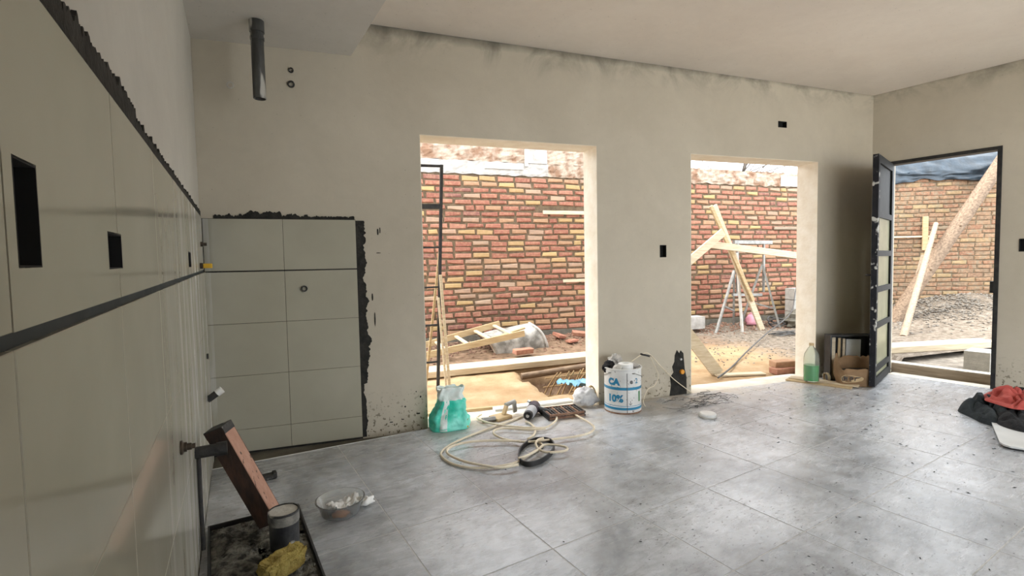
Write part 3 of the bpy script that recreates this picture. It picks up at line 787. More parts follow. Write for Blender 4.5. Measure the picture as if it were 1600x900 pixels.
stick('lath', (1.698, 1.02, gz(1.698, 1.02)+.004), (1.64, 1.0, .86), .022, .012, 'pale_wood', 'shorter pale lath close beside the steel ladder stile', 'lath', LG)
stick('lath', (1.54, 1.25, gz(1.54, 1.25)+.004), (1.69, 1.12, 1.31), .024, .014, 'pine', 'orange brown lath crossing behind the steel ladder', 'lath', LG)
# long plank on the ground
pk = thing('scaffold_plank', Bp(.6, 1.52, .0), 'long pale scaffold plank lying on the sand beyond the left opening', 'plank', RZB+.045)
MB().box(0, 3.35, -.14, .14, .012, .078).build('board', 'pale_wood', pk, bev=.004)
for q in (.9, 2.6): MB().box(q, q+.07, -.10, .10, -.03, .012).build('packing_block', 'weathered', pk)
# wooden ladder lying on the rubble
WLa, WLb = Vector((1.20, 2.22, .03)), Vector((2.93, 2.22, .285)); WUa, WUb = Vector((1.20, 2.68, .03)), Vector((2.765, 2.72, .36))
wl_ = ythin('wooden_ladder', 1.20, 2.22, .03, 'pale wooden ladder lying on rubble with one end on the tipped tub', 'ladder')
ypart(MB().bar(WLa, WLb, .03, .075), 'stile', 'pine', wl_, WLa); ypart(MB().bar(WUa, WUb, .03, .075), 'stile', 'pine', wl_, WLa)
for k in range(6):
    u = .10+k*.165; ypart(MB().bar(WLa.lerp(WLb, u), WUa.lerp(WUb, u+.02), .045, .02), 'rung', 'pale_wood', wl_, WLa)
# tipped mortar tub (wheelbarrow tray lying on its side)
tb = thing('mortar_tub', Bp(2.92, 2.62, .02), 'cement crusted metal barrow tray tipped on its side on the rubble', 'tub', RZB)
def tubf(u, v, k=1.0):
    a = pi*(.08+1.0*u); w = .34*(1-.25*v)*k
    x = -.36 + .70*v + .05*cos(a*2); y = -.02 + w*cos(a)*.75
    z = .02 + w*1.12*sin(a)*(1-.15*(1-v)) - .02*k
    p = Vector((x, y, z)); p += Vector((N(x*6, y*6, z*6), N(x*5, y*7, 4), N(x*7, 2, z*5)))*.012
    q = Matrix.Rotation(radians(-12), 3, 'Y') @ p
    return q + Vector((0, 0, .0))
tm = MB(); tm.grid(26, 14, tubf); sh = tm.build('tray', 'mesh_grey', tb, smooth=True); sh.modifiers.new('t', 'SOLIDIFY').thickness = .012
sh.data.materials.clear(); sh.data.materials.append(mat('tub_cement', (.50, .48, .44), (.17, .16, .14), 6, .9, .6, lo=.40, hi=.62))
rim = MB(); rim.tube([tubf(i/26, 1.0)+Vector((.008, 0, 0)) for i in range(27)], .016, 8); rim.build('rolled_rim', 'white_cement', tb, smooth=True)
rim = MB(); rim.tube([tubf(i/26, .0)+Vector((-.004, 0, 0)) for i in range(27)], .012, 8); rim.build('rolled_rim', 'rough_cement', tb, smooth=True)
en = MB(); en.add([tubf(i/26, .98) for i in range(27)] + [Vector((.32, -.02, .03))], [(i, i+1, 27) for i in range(26)]); en.build('end_plate', 'grey_cement', tb)
stick('offcut_board', (2.45, 2.36, .20), (2.98, 2.34, .335), .02, .06, 'pine', 'short pine offcut lying against the tipped tub', 'board')
# pit with rebar cages and a blue sheet
for i, (s, t, a, lab) in enumerate(((2.98, 1.02, .1, 'bent rebar mesh standing in the left part of the pit'), (3.35, 1.06, -.08, 'tangled rebar mesh standing in the pit near the white jamb'))):
    rc = thing('rebar_cage', Bp(s, t, -.28), lab, 'rebar', RZB+a, 'rebar cages in the pit')
    rr_ = random.Random(40+i)
    for k in range(6):
        x = -.18+k*.075; rb_ = MB().tube(catmull([(x-.10, .12, 0), (x-.05+rr_.uniform(-.02, .02), .05, .18), (x+rr_.uniform(-.03, .03), -.02, .33)], 4), .0075, 6); rb_.build('bar', 'rebar', rc)
    for k in range(3):
        z = .08+k*.10; MB().tube([(-.28, .12-z*.35, z), (.0, .10-z*.35, z+rr_.uniform(-.02, .02)), (.30, .09-z*.35, z+.01)], .007, 6).build('bar', 'rebar', rc)
bs = MB()
bs.grid(26, 20, lambda u, v: (-.30+.60*u, -.24+.48*v, .16+.06*N(u*5, v*5)+.035*N(u*12, v*12, 3)-.06*(v-.5)))
bo = bs.build('plastic_sheet', 'blue_sheet', None, Bp(3.10, .72, -.16), RZB, smooth=True); bo.modifiers.new('t', 'SOLIDIFY').thickness = .003
tag(bo, 'crumpled light blue plastic sheet in the pit beside the white jamb', 'plastic sheet')
stick('pit_pole', (2.55, 1.30, -.03), (3.55, 1.25, .04), .07, .07, 'log', 'dark round timber lying across the back of the pit', 'timber', rnd=True)

# ---- through the right opening
PG = 'planks beyond the right opening'
stick('leaning_plank', (7.10, 2.58, gz(7.1, 2.58)), (6.08, 2.50, 1.96), .10, .035, 'pale_wood', 'wide pale plank leaning steeply, longest beyond the right opening', 'plank', PG)
stick('leaning_plank', (6.86, 2.52, .50), (5.99, 2.46, 1.95), .055, .03, 'pine', 'narrow plank leaning alongside the wide one beyond the right opening', 'plank', PG)
stick('cross_plank', (5.86, 2.40, 1.385), (7.70, 2.40, 1.185), .03, .10, 'pale_wood', 'pale plank nailed nearly level across the leaning planks', 'plank', PG, up=(0, 0, 1))
stick('brace_plank', (5.30, 2.36, .98), (6.13, 2.36, 1.56), .03, .12, 'pale_wood', 'short diagonal brace plank at the left jamb of the right opening', 'plank', PG, up=(0, 0, 1))
stick('white_post', (6.724, 2.60, gz(6.7, 2.6)), (6.66, 2.66, 1.25), .035, .035, 'white_paint', 'slim whitewashed post standing behind the leaning planks', 'post')
tr = ythin('metal_trestle', 6.9, 2.85, gz(6.9, 2.85), 'pale metal builders trestle with splayed legs before the brick wall', 'trestle')
O_ = (6.9, 2.85, gz(6.9, 2.85))
def tpart(a, b, w, nm): ypart(MB().bar(a, b, w, w), nm, 'steel_grey', tr, O_)
tpart((6.78, 2.85, 1.43), (7.56, 2.85, 1.42), .055, 'top_bar')
for x, dx in ((6.86, -.0), (7.40, .0)):
    tpart((x, 2.85, .60), (x, 2.85, 1.43), .03, 'upright')
for a, b in (((6.79, 2.85, .97), (6.30, 2.70, .0)), ((6.79, 2.85, .97), (6.98, 3.06, .0)), ((7.37, 2.85, 1.06), (7.56, 2.66, .0)), ((7.37, 2.85, 1.06), (7.10, 3.05, .02))):
    tpart(a, b, .032, 'leg')
tpart((6.76, 2.85, .58), (7.36, 2.85, .56), .04, 'shelf_bar'); tpart((6.50, 2.76, .42), (6.90, 2.96, .30), .025, 'brace'); tpart((7.22, 2.96, .44), (7.50, 2.72, .33), .025, 'brace')
cb = MB().tube(catmull([(8.30, 2.9, 1.02), (8.05, 2.8, .62), (7.6, 2.5, .27), (6.6, 2.0, .08), (5.5, 1.25, .02), (4.75, .70, -.005), (4.27, .36, .0)], 8), .009, 7)
tag(off(cb, (4.27, .36, 0)).build('yard_cable', 'cable_grey', None, Bp(4.27, .36, 0), RZB, smooth=True), 'grey cable running from the right jamb down across the sand', 'cable')
for k in range(3):
    o = MB().slab(0, .39, 0, .19, 0, .19, [(.05, .17, .03, .16), (.22, .34, .03, .16)])
    b_ = o.build('concrete_block', 'cinder', None, Bp(8.09, 2.86, gz(8.2, 2.95)+.006+k*.20), RZB, bev=0)
    tag(b_, ('lowest', 'middle', 'topmost')[k] + ' concrete block of the stack at the right jamb in the yard', 'block', 'stacked concrete blocks')
o = MB().slab(0, .36, 0, .19, 0, .19, []); 
tag(o.build('concrete_block', 'white_cement', None, Bp(5.80, 2.78, gz(5.9, 2.8)+.06), RZB), 'whitish concrete block at the left jamb of the right opening', 'block')
pb = stick('leaning_board', (4.44, .55, -.02), (3.98, .60, .55), .02, .13, 'pale_wood', 'pale board leaning low outside the left jamb of the right opening', 'board', up=(0, 0, 1))
fb_ = thing('ground_board', Bp(4.55, .47, -.026), 'thin pale board lying on sand just outside the right opening', 'board', RZB-.25)
MB().box(-.18, .33, -.05, .05, 0, .018).build('board', 'pale_wood', fb_, bev=.002)
blob_ = MB(); blob(blob_, (0, 0, .09), .12, .08, .12, 3, .35); tag(blob_.build('pink_sack', 'pink', None, Bp(7.30, 2.98, gz(7.3, 2.98)), RZB, smooth=True), 'crumpled pink plastic sack on rubble behind the trestle', 'sack')
ch = MB(); 
for k in range(3): ch.tube(catmull([(cos(a)*(.16+.02*k), sin(a)*.13, .03+.05*k+.03*sin(a*3+k)) for a in [i*pi/5 for i in range(10)]], 4, True), .012, 6)
tag(ch.build('hose_coil', 'cable_grey', None, Bp(7.70, 2.82, gz(7.7, 2.82)), RZB, smooth=True), 'coil of old grey hose on rubble beside the concrete blocks', 'hose')
hp = MB(); blob(hp, (0, 0, .12), .30, .16, .16, 8, .5, 18, 10); tag(hp.build('scrap_heap', 'foot_concrete', None, Bp(7.95, 2.62, gz(7.9, 2.6)), RZB), 'dark lump of scrap and soil by the concrete blocks', 'scrap')
mt = MB(); r = random.Random(77)
for k in range(7): mt.tube(catmull([(r.uniform(-.3, .3), r.uniform(-.1, .1), r.uniform(.01, .06)) for _ in range(6)], 5), .004, 5)
tag(mt.build('wire_tangle', 'cable_grey', None, Bp(7.05, 2.05, gz(7.05, 2.05)), RZB), 'tangle of thin wire on gravel below the leaning planks', 'wire')
# bare tree beyond the wall
bt = ythin('bare_tree', 9.2, 5.2, 0, 'leafless tree whose bare branches show above the brick wall', 'tree')
MB().tube(catmull([(0, 0, 0), (.05, 0, 1.2), (-.05, .05, 2.4), (.1, 0, 3.3)], 5), [.09, .088, .085, .08, .078, .075, .07, .068, .065, .06, .055, .05, .045, .04, .035, .03], 8).build('trunk', 'twig', bt, smooth=True)
r = random.Random(21)
for k in range(24):
    a = r.uniform(0, 2*pi); L = r.uniform(.9, 1.9); z0 = r.uniform(2.2, 3.1); p = [(0, 0, z0), (cos(a)*L*.5, sin(a)*L*.3, z0+.18+r.uniform(-.1, .3)), (cos(a)*L, sin(a)*L*.5, z0+.3+r.uniform(-.1, .7))]
    MB().tube(catmull(p, 4), [.015-.0013*i for i in range(9)], 5).build('branch', 'twig', bt)

# ---- outside the steel door
lg = thing('log_prop', Sp(.05, 1.15, .02), 'thick round log propped diagonally against the old brick wall', 'log')
a_, b_ = Sp(.05, 1.15, .02), Sp(2.42, .16, 2.96); d_ = b_-a_
MB().tube([d_*(i/10) + Vector((.01*N(i, 1), .01*N(i, 2), .012*N(i, 3))) for i in range(11)], [.105+.006*N(i*.9, 6) for i in range(11)], 14).build('trunk', 'log', lg, smooth=True, auto=50)
for u in (.3, .55): 
    p = d_*u; kn = MB(); blob(kn, (0, 0, 0), .03, .03, .03, 2, .2, 8, 6, flat=False); kn.build('knot', 'log', lg, p + Vector((-.07, -.07, .02)), smooth=True)
po = thing('thin_pole', (8.377, 3.071, .0), 'slim pale pole leaning in front of the log prop', 'pole')
d_ = Sp(1.02, .62, 1.70) - Vector((8.377, 3.071, 0)); MB().tube([d_*(i/6) for i in range(7)], [.048-.002*i for i in range(7)], 10).build('shaft', 'weathered', po, smooth=True, auto=50)
ba = thing('wall_batten', Sp(1.20, .05, 1.25), 'short upright batten fixed to the old brick wall beside the pole', 'batten', RZS)
MB().bar((0, 0, 0), (.0, 0, .62), .09, .03, up=(0, 1, 0)).build('board', 'pine', ba, bev=.003)
st2 = thing('string_lath', Sp(-.1, .045, 1.49), 'thin level lath across the old brick wall behind the door', 'lath', RZS)
MB().box(0, 1.4, -.012, .012, 0, .028).build('board', 'pale_wood', st2)
sk = thing('short_stick', Sp(.70, .52, .38), 'thin stick leaning beside the log prop', 'stick')
d_ = Sp(1.02, .30, 1.16)-Sp(.70, .52, .38); MB().bar((0, 0, 0), d_, .045, .03).build('board', 'weathered', sk)
p1 = thing('ground_plank', (6.72, 2.74, .0), 'wide whitish plank lying on gravel outside the steel door', 'plank', math.atan2(2.12-2.74, 8.3-6.72))
MB().box(-.1, 1.65, -.13, .13, .02, .095).build('board', 'pale_wood', p1, bev=.004); MB().box(1.2, 1.3, -.1, .1, -.03, .02).build('packing_block', 'weathered', p1)
bm_ = thing('edge_beam', Rp(-.35, -.30, -.035), 'sand covered timber beam lying along the door sill outside', 'beam', RZR)
MB().box(-.1, 1.75, -.06, .06, 0, .105).build('timber', 'weathered', bm_, bev=.005); MB().box(-.1, 1.75, -.055, .055, .105, .111).build('sand_cover', 'threshold', bm_)
cbk = MB().slab(0, .20, 0, .20, 0, .30, []); o = cbk.build('concrete_block', 'cinder', None, (6.62, 1.90, -.03), RZR)
tag(o, 'single grey concrete block by the right post of the door', 'block')
sk2 = thing('cement_sack', (7.06, 1.60, .0), 'half full pale cement sack slumped by the right door post', 'sack')
m_ = MB(); blob(m_, (0, 0, .18), .16, .13, .22, 12, .25); m_.build('sack_body', 'white_cloth', sk2, smooth=True)
m_ = MB(); blob(m_, (.02, .02, .44), .05, .05, .10, 5, .25); m_.build('sack_neck', 'blue_sack', sk2, smooth=True)

# ================================================================== things in the room
mat('can_drip', (.30, .29, .26), (.06, .06, .06), 14, .8, .5)
# ---- flue pipe hanging from the soffit
vp = thing('flue_pipe', (.284, 3.205, 2.135), 'rusty galvanised flue pipe hanging down from the lowered ceiling', 'pipe')
m_ = MB().lathe([(.032, 0), (.034, .002), (.034, .425), (.030, .425), (.030, .003), (.032, 0)], 22); m_.build('pipe', 'galv', vp, smooth=True, auto=40)
m_ = MB().lathe([(.0, .30), (.0299, .30)], 22); m_.build('pipe_inside', 'black_hole', vp)
m_ = MB().lathe([(.0345, .372), (.040, .372), (.040, .435), (.0345, .435), (.0345, .372)], 22, jit=.05); m_.build('collar', 'galv', vp, smooth=True, auto=40)
m_ = MB().lathe([(.0345, .33), (.0375, .33), (.0375, .345), (.0345, .345)], 22); m_.build('joint_band', 'galv', vp)

# ---- fittings on the left wall
def on_left(name, s, z, label, cat): return thing(name, Lp(s, .014, z), label, cat, RZL)      # local -y points into the room
t = on_left('tap_connector', -1.778, .609, 'dark brown threaded tap connector sticking out of the left tiles', 'fitting')
def lateral(prof, n=16):
    m = MB().lathe(prof, n); m.v = [(x, -z, y) for x, y, z in m.v]; return m
lateral([(.0, .0), (.022, 0), (.022, .006), (.015, .010), (.015, .018), (.0, .018)]).build('flange', 'brass_dark', t, smooth=True, auto=40)
lateral([(.0, .018), (.011, .018), (.011, .030), (.008, .032), (.008, .040), (.0, .040)]).build('thread', 'brass_dark', t, smooth=True, auto=40)
t = on_left('tap_connector', -.30, 1.309, 'tiny dark tap connector high in the tiled corner', 'fitting')
lateral([(.0, 0), (.014, 0), (.014, .012), (.009, .013), (.009, .03), (.0, .03)], 12).build('thread', 'brass_dark', t, smooth=True, auto=40)
t = on_left('yellow_valve', -.44, 1.185, 'yellow plastic plug in the corner at the open tile joint', 'fitting')
lateral([(.0, 0), (.016, 0), (.016, .014), (.0, .014)], 12).build('base', 'brass_dark', t)
m_ = MB().box(-.014, .016, -.058, -.014, -.013, .013); m_.build('plug', 'yellow_plastic', t, bev=.004)
t = on_left('socket_stub', -.27, .66, 'small black pipe end flush with the corner tiles', 'fitting')
lateral([(.0, 0), (.016, 0), (.016, .008), (.010, .009), (.0, .009)], 14).build('stub', 'pvc_black', t)
t = on_left('drain_stub', -.36, .425, 'black drain pipe stub with cement grey end slanting from the wall', 'pipe')
MB().tube([(0, .002, 0), (0, -.045, .032)], .019, 16).build('pipe', 'pvc_black', t, smooth=True, auto=40)
MB().tube([(0, -.045, .032), (0, -.072, .051)], .0215, 16).build('cement_end', 'paper_white', t, smooth=True, auto=40)
t = on_left('waste_pipe', -1.30, .432, 'black mortar caked waste pipe running out across the leaning timber', 'pipe')
MB().tube([(0, .001, 0), (0, -.105, 0)], .024, 16).build('pipe', 'pvc_black', t, smooth=True, auto=40)
MB().tube([(0, -.075, 0), (0, -.112, 0)], .028, 16).build('socket', 'pvc_black', t, smooth=True, auto=40)
t = on_left('drop_hose', -1.31, .0, 'thin dark hose dropping down the tiles from the waste pipe', 'hose')
MB().tube(catmull([(0, -.012, .415), (.002, -.011, .25), (0, -.012, .08), (-.004, -.012, .036)], 5), .008, 8).build('hose', 'pvc_black', t, smooth=True)

# ---- mortar tray, leaning timber, can, sponge
ty = thing('mortar_tray', (-.06, 1.62, .001), 'black mortar tray with cement crumbs on the floor by the left wall', 'tray')
tx1 = .375
MB().box(.0, tx1, 0, .92, 0, .006).build('base', 'black_rubber', ty)
for a, b, c, d in ((.0, .008, 0, .92), (tx1-.008, tx1, 0, .92), (.008, tx1-.008, .912, .92), (.008, tx1-.008, 0, .008)):
    MB().box(a, b, c, d, .006, .026).build('rim', 'black_rubber', ty)
mm = MB(); mm.grid(40, 70, lambda u, v: (.012+u*(tx1-.024), .012+v*.895, .006 + max(0, .010+.022*N(u*3, v*6)+.012*N(u*9, v*20)+.006*N(u*28, v*60))*min(1, 8*min(u, 1-u, v*2, (1-v)*2)+.1)))
mm.build('mortar_layer', 'mortar_wet', ty)
cr = MB(); r = random.Random(31)
for k in range(700):
    u, v = r.random(), r.random(); rock(cr, (.02+u*(tx1-.04), .02+v*.88, .012+.02*max(0, N(u*3, v*6))), r.choice((.003, .004, .005, .007, .011)), r)
tag(cr.build('crumbs', 'mortar_wet', ty), kind='stuff')
tm_ = thing('leaning_timber', (.185, 2.40, .042), 'reddish square timber leaning from the mortar tray to the left wall', 'timber')
A = Vector((0, 0, 0)); Bv = Vector((-.188, .045, .447)); dr = (Bv-A).normalized()
m_ = MB(); 
side = Vector((.62, .78, 0)); side = (side - dr*side.dot(dr)).normalized(); oth = dr.cross(side)
vsx = [p + side*a*.032 + oth*b*.046 for p in (A, Bv) for a, b in ((-1,-1),(1,-1),(1,1),(-1,1))]
m_.add(vsx, [(0,1,2,3),(7,6,5,4),(0,4,5,1),(1,5,6,2),(2,6,7,3),(3,7,4,0)]); m_.build('beam', 'red_lumber', tm_, bev=.003)
# the broad faces carry thin plates of a darker colour
for sgn in (-1, 1):
    m_ = MB(); q = [A+side*sgn*.0322-oth*.044, Bv+side*sgn*.0322-oth*.044, Bv+side*sgn*.0322+oth*.044, A+side*sgn*.0322+oth*.044]
    m_.add(q + [x+side*sgn*.0012 for x in q], [(0,1,2,3),(4,5,6,7),(0,1,5,4),(1,2,6,5),(2,3,7,6),(3,0,4,7)]); m_.build('dark_face', 'dark_lumber', tm_)
m_ = MB(); vsx = [p + side*a*.0326 + oth*b*.0466 for p in (Bv-dr*.03, Bv+dr*.004) for a, b in ((-1,-1),(1,-1),(1,1),(-1,1))]
m_.add(vsx, [(0,1,2,3),(7,6,5,4),(0,4,5,1),(1,5,6,2),(2,6,7,3),(3,7,4,0)]); m_.build('mortar_cap', 'pvc_black', tm_)
cn = thing('paint_can', (.212, 2.168, .030), 'dark cement crusted tin can standing in the mortar tray', 'can')
MB().lathe([(.0, 0), (.054, 0), (.056, .006), (.056, .143), (.059, .146), (.059, .155), (.054, .155)], 28).build('body', 'can_side', cn, smooth=True, auto=40)
MB().lathe([(.0575, .108), (.0590, .114), (.0595, .1455), (.0585, .147)], 28, jit=.05).build('cement_drip', 'can_drip', cn, smooth=True)
m_ = MB(); m_.lathe([(.0, .147), (.025, .151), (.045, .149), (.0545, .151)], 24, jit=.1); m_.build('dried_cement', 'grey_cement', cn, smooth=True)
sp_ = thing('sponge', (.182, 1.985, .024), 'torn yellow foam sponge lying against the tin can', 'sponge', .5)
m_ = MB()
def spf(u, v):
    a = 2*pi*u; b = pi*(v-.5); d = Vector((cos(b)*cos(a), cos(b)*sin(a), sin(b)))
    e = lambda q: math.copysign(abs(q)**.55, q)
    p = Vector((e(d.x)*.085, e(d.y)*.040, .042+e(d.z)*.042))
    return p*(1+.16*N(d.x*3, d.y*3, d.z*3+4)+.10*N(d.x*9, d.y*9, d.z*9)) 
m_.grid(40, 26, spf); m_.v = [(x, y, max(z, .001)) for x, y, z in m_.v]; m_.build('foam', 'sponge', sp_)
bk = thing('rubber_block', (.21, 2.995, .001), 'short black trowel handle shaped block lying on the floor', 'block', .05)
MB().box(-.06, .055, -.024, .024, 0, .028).build('body', 'pvc_black', bk, bev=.006); MB().box(.035, .0555, -.025, .025, .004, .034).build('end_plate', 'black_rubber', bk, bev=.003)

# ---- clear plastic bowl with napkin
bw_ = thing('plastic_bowl', (.476, 2.375, .001), 'clear plastic takeaway bowl on the floor tiles', 'bowl')
MB().lathe([(.0, .003), (.070, .003), (.085, .010), (.104, .070), (.112, .074), (.112, .077), (.103, .0745), (.083, .013), (.069, .006), (.0, .006)], 36).build('bowl', 'clear_plastic', bw_, smooth=True)
m_ = MB(); blob(m_, (.0, -.02, .014), .055, .04, .012, 4, .4, 18, 8); m_.build('food_remains', 'food', bw_, smooth=True)
nk = MB(); 
nk.grid(26, 18, lambda u, v: (-.075+.15*u, -.05+.085*v, .045+.022*N(u*5, v*4)+.016*N(u*12, v*10)+.03*abs(u-.5)))
o = nk.build('paper_napkin', 'paper_white', None, (.49, 2.37, .006), .3, smooth=True); o.modifiers.new('t', 'SOLIDIFY').thickness = .002
tag(o, 'crumpled white paper napkin inside the clear bowl', 'napkin')
nk = MB(); blob(nk, (0, 0, .018), .040, .022, .02, 14, .5, 16, 10); tag(nk.build('paper_scrap', 'paper_white', None, (.605, 2.39, .002), .4, smooth=True), 'white paper scrap beside the rim of the clear bowl', 'paper')

# ---- teal bag leaning in the left opening
bg = thing('plastic_bag', (1.415, 3.215, .001), 'teal and white plastic bag slumped against the left jamb', 'bag', RZB)
def bagf(u, v, k=1.0, lo=0, hi=1):
    v = lo+(hi-lo)*v
    a = 2*pi*u; e = lambda q: math.copysign(abs(q)**.7, q)
    w = (.140-.052*v+.012*sin(v*7))*k; d = (.088-.035*v+.008*sin(v*9+1))*k
    x = e(cos(a))*w + .012*v; y = e(sin(a))*d
    n = N(cos(a)*2.2, sin(a)*2.2, v*4)*.028 + N(cos(a)*5, sin(a)*5, v*9)*.014
    if v < .06: n *= .2
    x += cos(a)*n; y += sin(a)*n
    x += .015*N(v*4, 8)
    return Vector((x, y, v*.285 + (.022*N(a*1.5, 3)+.012*N(a*4, 6))*v*v))
m_ = MB(); m_.grid(48, 30, lambda u, v: bagf(u, v, 1, 0, .76)); m_.f.append(tuple(range(47, -1, -1))); bb = m_.build('bag_body', 'teal', bg, smooth=True)
m_ = MB(); m_.grid(48, 10, lambda u, v: bagf(u, v, 1.01, .74, 1.03)); m_.build('bag_mouth', 'bag_white', bg, smooth=True)
for u0, u1, nm, mm_ in ((.672, .728, 'white_stripe', 'bag_white'), (.88, .91, 'yellow_print', 'yellow_plastic')):
    m_ = MB(); m_.grid(5, 24, lambda u, v: bagf(u0+(u1-u0)*u, v, 1.012, .02, .86 if nm[0] == 'w' else .22)); m_.build(nm, mm_, bg, smooth=True)
m_ = MB(); m_.add([bagf(i/24, 1, .93, .8, .97) for i in range(24)] + [Vector((.01, 0, .25))], [(i, (i+1) % 24, 24) for i in range(24)]); m_.build('bag_contents', 'bag_white', bg, smooth=True)

# ---- cream extension cord in loops
CORD = [
 [(2.029, 3.13), (1.863, 3.071), (1.695, 3.026), (1.537, 2.984), (1.374, 2.929), (1.248, 2.861), (1.17, 2.795), (1.143, 2.723), (1.146, 2.614), (1.19, 2.514), (1.268, 2.442), (1.365, 2.406), (1.466, 2.398), (1.565, 2.437), (1.671, 2.49), (1.741, 2.525), (1.758, 2.563), (1.75, 2.607), (1.711, 2.646)],
 [(1.906, 2.975), (1.913, 2.922), (1.878, 2.809), (1.805, 2.716), (1.723, 2.664)],
 [(1.715, 3.30), (1.654, 3.25), (1.647, 3.155), (1.695, 3.026), (1.773, 2.926), (1.857, 2.838), (1.94, 2.781), (2.04, 2.819), (2.124, 2.89), (2.194, 3.015), (2.225, 3.12), (2.209, 3.17)],
 [(2.303, 3.146), (2.288, 2.913), (2.261, 2.714), (2.22, 2.588), (2.13, 2.52), (2.021, 2.513), (1.904, 2.541), (1.776, 2.576), (1.669, 2.624), (1.595, 2.725), (1.576, 2.818), (1.59, 2.891), (1.639, 2.929), (1.706, 2.912), (1.83, 2.797), (1.926, 2.746)],
 [(1.65, 2.637), (1.547, 2.72), (1.414, 2.798), (1.295, 2.817), (1.215, 2.787), (1.179, 2.732), (1.179, 2.655), (1.208, 2.552), (1.255, 2.46), (1.331, 2.36), (1.442, 2.334)],
 [(1.486, 2.405), (1.546, 2.407), (1.65, 2.446), (1.724, 2.489), (1.773, 2.467), (1.817, 2.402), (1.812, 2.359), (1.771, 2.342), (1.689, 2.375), (1.664, 2.415), (1.671, 2.477), (1.707, 2.549), (1.757, 2.589), (1.795, 2.589)]]
cd_ = MB()
for i, l in enumerate(CORD):
    lift = .0085 + .004*i
    cd_.tube(catmull([(x-1.65, y-2.6, lift+.006*max(0, N(x*4, y*4, i))) for x, y in l], 7), .0075, 8)
tag(cd_.build('extension_cord', 'cream_cord', None, (1.65, 2.6, .001), smooth=True), 'cream electric cord lying in loose loops on the grey floor', 'cord')
# ---- black oval hoop
hp = thing('rubber_hoop', (1.655, 2.47, .001), 'black oval rubber hoop lying under the cord loops', 'hoop', .72)
def hoop(r0, k=40):
    m = MB(); pr_ = [(-.004, 0), (.004, 0), (.004, .030), (-.004, .030)]
    o = 0
    for i in range(k):
        a = 2*pi*i/k
        for d, z in pr_: m.v.append(((.205+d)*cos(a), (.098+d)*sin(a)*(1+.1*cos(a)), z))
    for i in range(k):
        for j in range(4): m.f.append((i*4+j, i*4+(j+1) % 4, ((i+1) % k)*4+(j+1) % 4, ((i+1) % k)*4+j))
    return m
hoop(0).build('band', 'black_rubber', hp, smooth=True, auto=40)
# ---- power tool
pt = thing('power_drill', (1.93, 2.985, .001), 'grey and black power drill lying among the cord loops', 'drill', math.atan2(3.17-2.985, 2.12-1.93))
def along(prof, n=20, z=.046):
    m = MB().lathe(prof, n); m.v = [(zz, x, y+z) for x, y, zz in m.v]; return m
along([(.0, .0), (.012, .0), (.012, .02), (.0, .02)]).build('spindle', 'silver', pt, smooth=True, auto=40)
along([(.018, .006), (.030, .006), (.034, .012), (.034, .042), (.020, .044), (.020, .012), (.018, .006)]).build('chuck', 'black_rubber', pt, smooth=True, auto=40)
along([(.0, .040), (.034, .042), (.040, .060), (.042, .15), (.038, .165), (.0, .165)]).build('gearbox', 'tool_grey', pt, smooth=True, auto=40)
along([(.0, .165), (.043, .165), (.045, .18), (.045, .26), (.036, .285), (.0, .285)]).build('motor_housing', 'tool_dark', pt, smooth=True, auto=40)
m_ = MB().tube([(.21, -.02, .045), (.195, -.08, .036), (.185, -.14, .024)], [.023, .022, .020], 12); m_.build('grip', 'black_rubber', pt, smooth=True, auto=50)
m_ = MB().tube([(.235, .03, .08), (.245, .05, .088)], .012, 10); m_.build('switch', 'silver', pt)
# ---- wooden float and a pipe offcut
fl_ = thing('plaster_float', (1.845, 3.185, .001), 'wooden plastering float with grey handle beside the drill', 'float', .15)
MB().box(-.10, .04, -.055, .055, 0, .022).build('plate', 'tan_wood', fl_, bev=.002)
MB().bar((.0, 0, .022), (.028, 0, .085), .035, .02).build('handle_post', 'tan_wood', fl_, bev=.002)
MB().tube([(.022, 0, .092), (.12, .012, .098)], .017, 12).build('grip', 'steel_grey', fl_, smooth=True, auto=50)
MB().bar((.115, .012, .10), (.125, .014, .012), .035, .016).build('handle_post', 'steel_grey', fl_, bev=.002)
po_ = thing('pipe_offcut', (1.705, 3.165, .001), 'short grey pipe offcut on the sandy sill by the float', 'pipe', -.22)
MB().tube([(-.05, 0, .018), (.05, 0, .018)], .0175, 14).build('tube', 'steel_grey', po_, smooth=True, auto=50)
# ---- stacked metal grille
gr_ = thing('metal_grille', (2.245, 2.985, .001), 'stack of dark rusty grating lying on sand right of the drill', 'grille', -.25)
for z in (.012, .036):
    MB().box(-.14, .14, -.10, -.09, z-.008, z+.008).build('frame_bar', 'rust', gr_); MB().box(-.14, .14, .09, .10, z-.008, z+.008).build('frame_bar', 'rust', gr_)
    MB().box(-.15, -.14, -.10, .10, z-.008, z+.008).build('frame_bar', 'black_steel', gr_); MB().box(.14, .15, -.10, .10, z-.008, z+.008).build('frame_bar', 'black_steel', gr_)
    for k in range(11): x = -.125+k*.025; MB().box(x-.006, x+.006, -.09, .09, z-.004, z+.004).build('slat', 'black_steel' if k % 3 else 'rust', gr_)
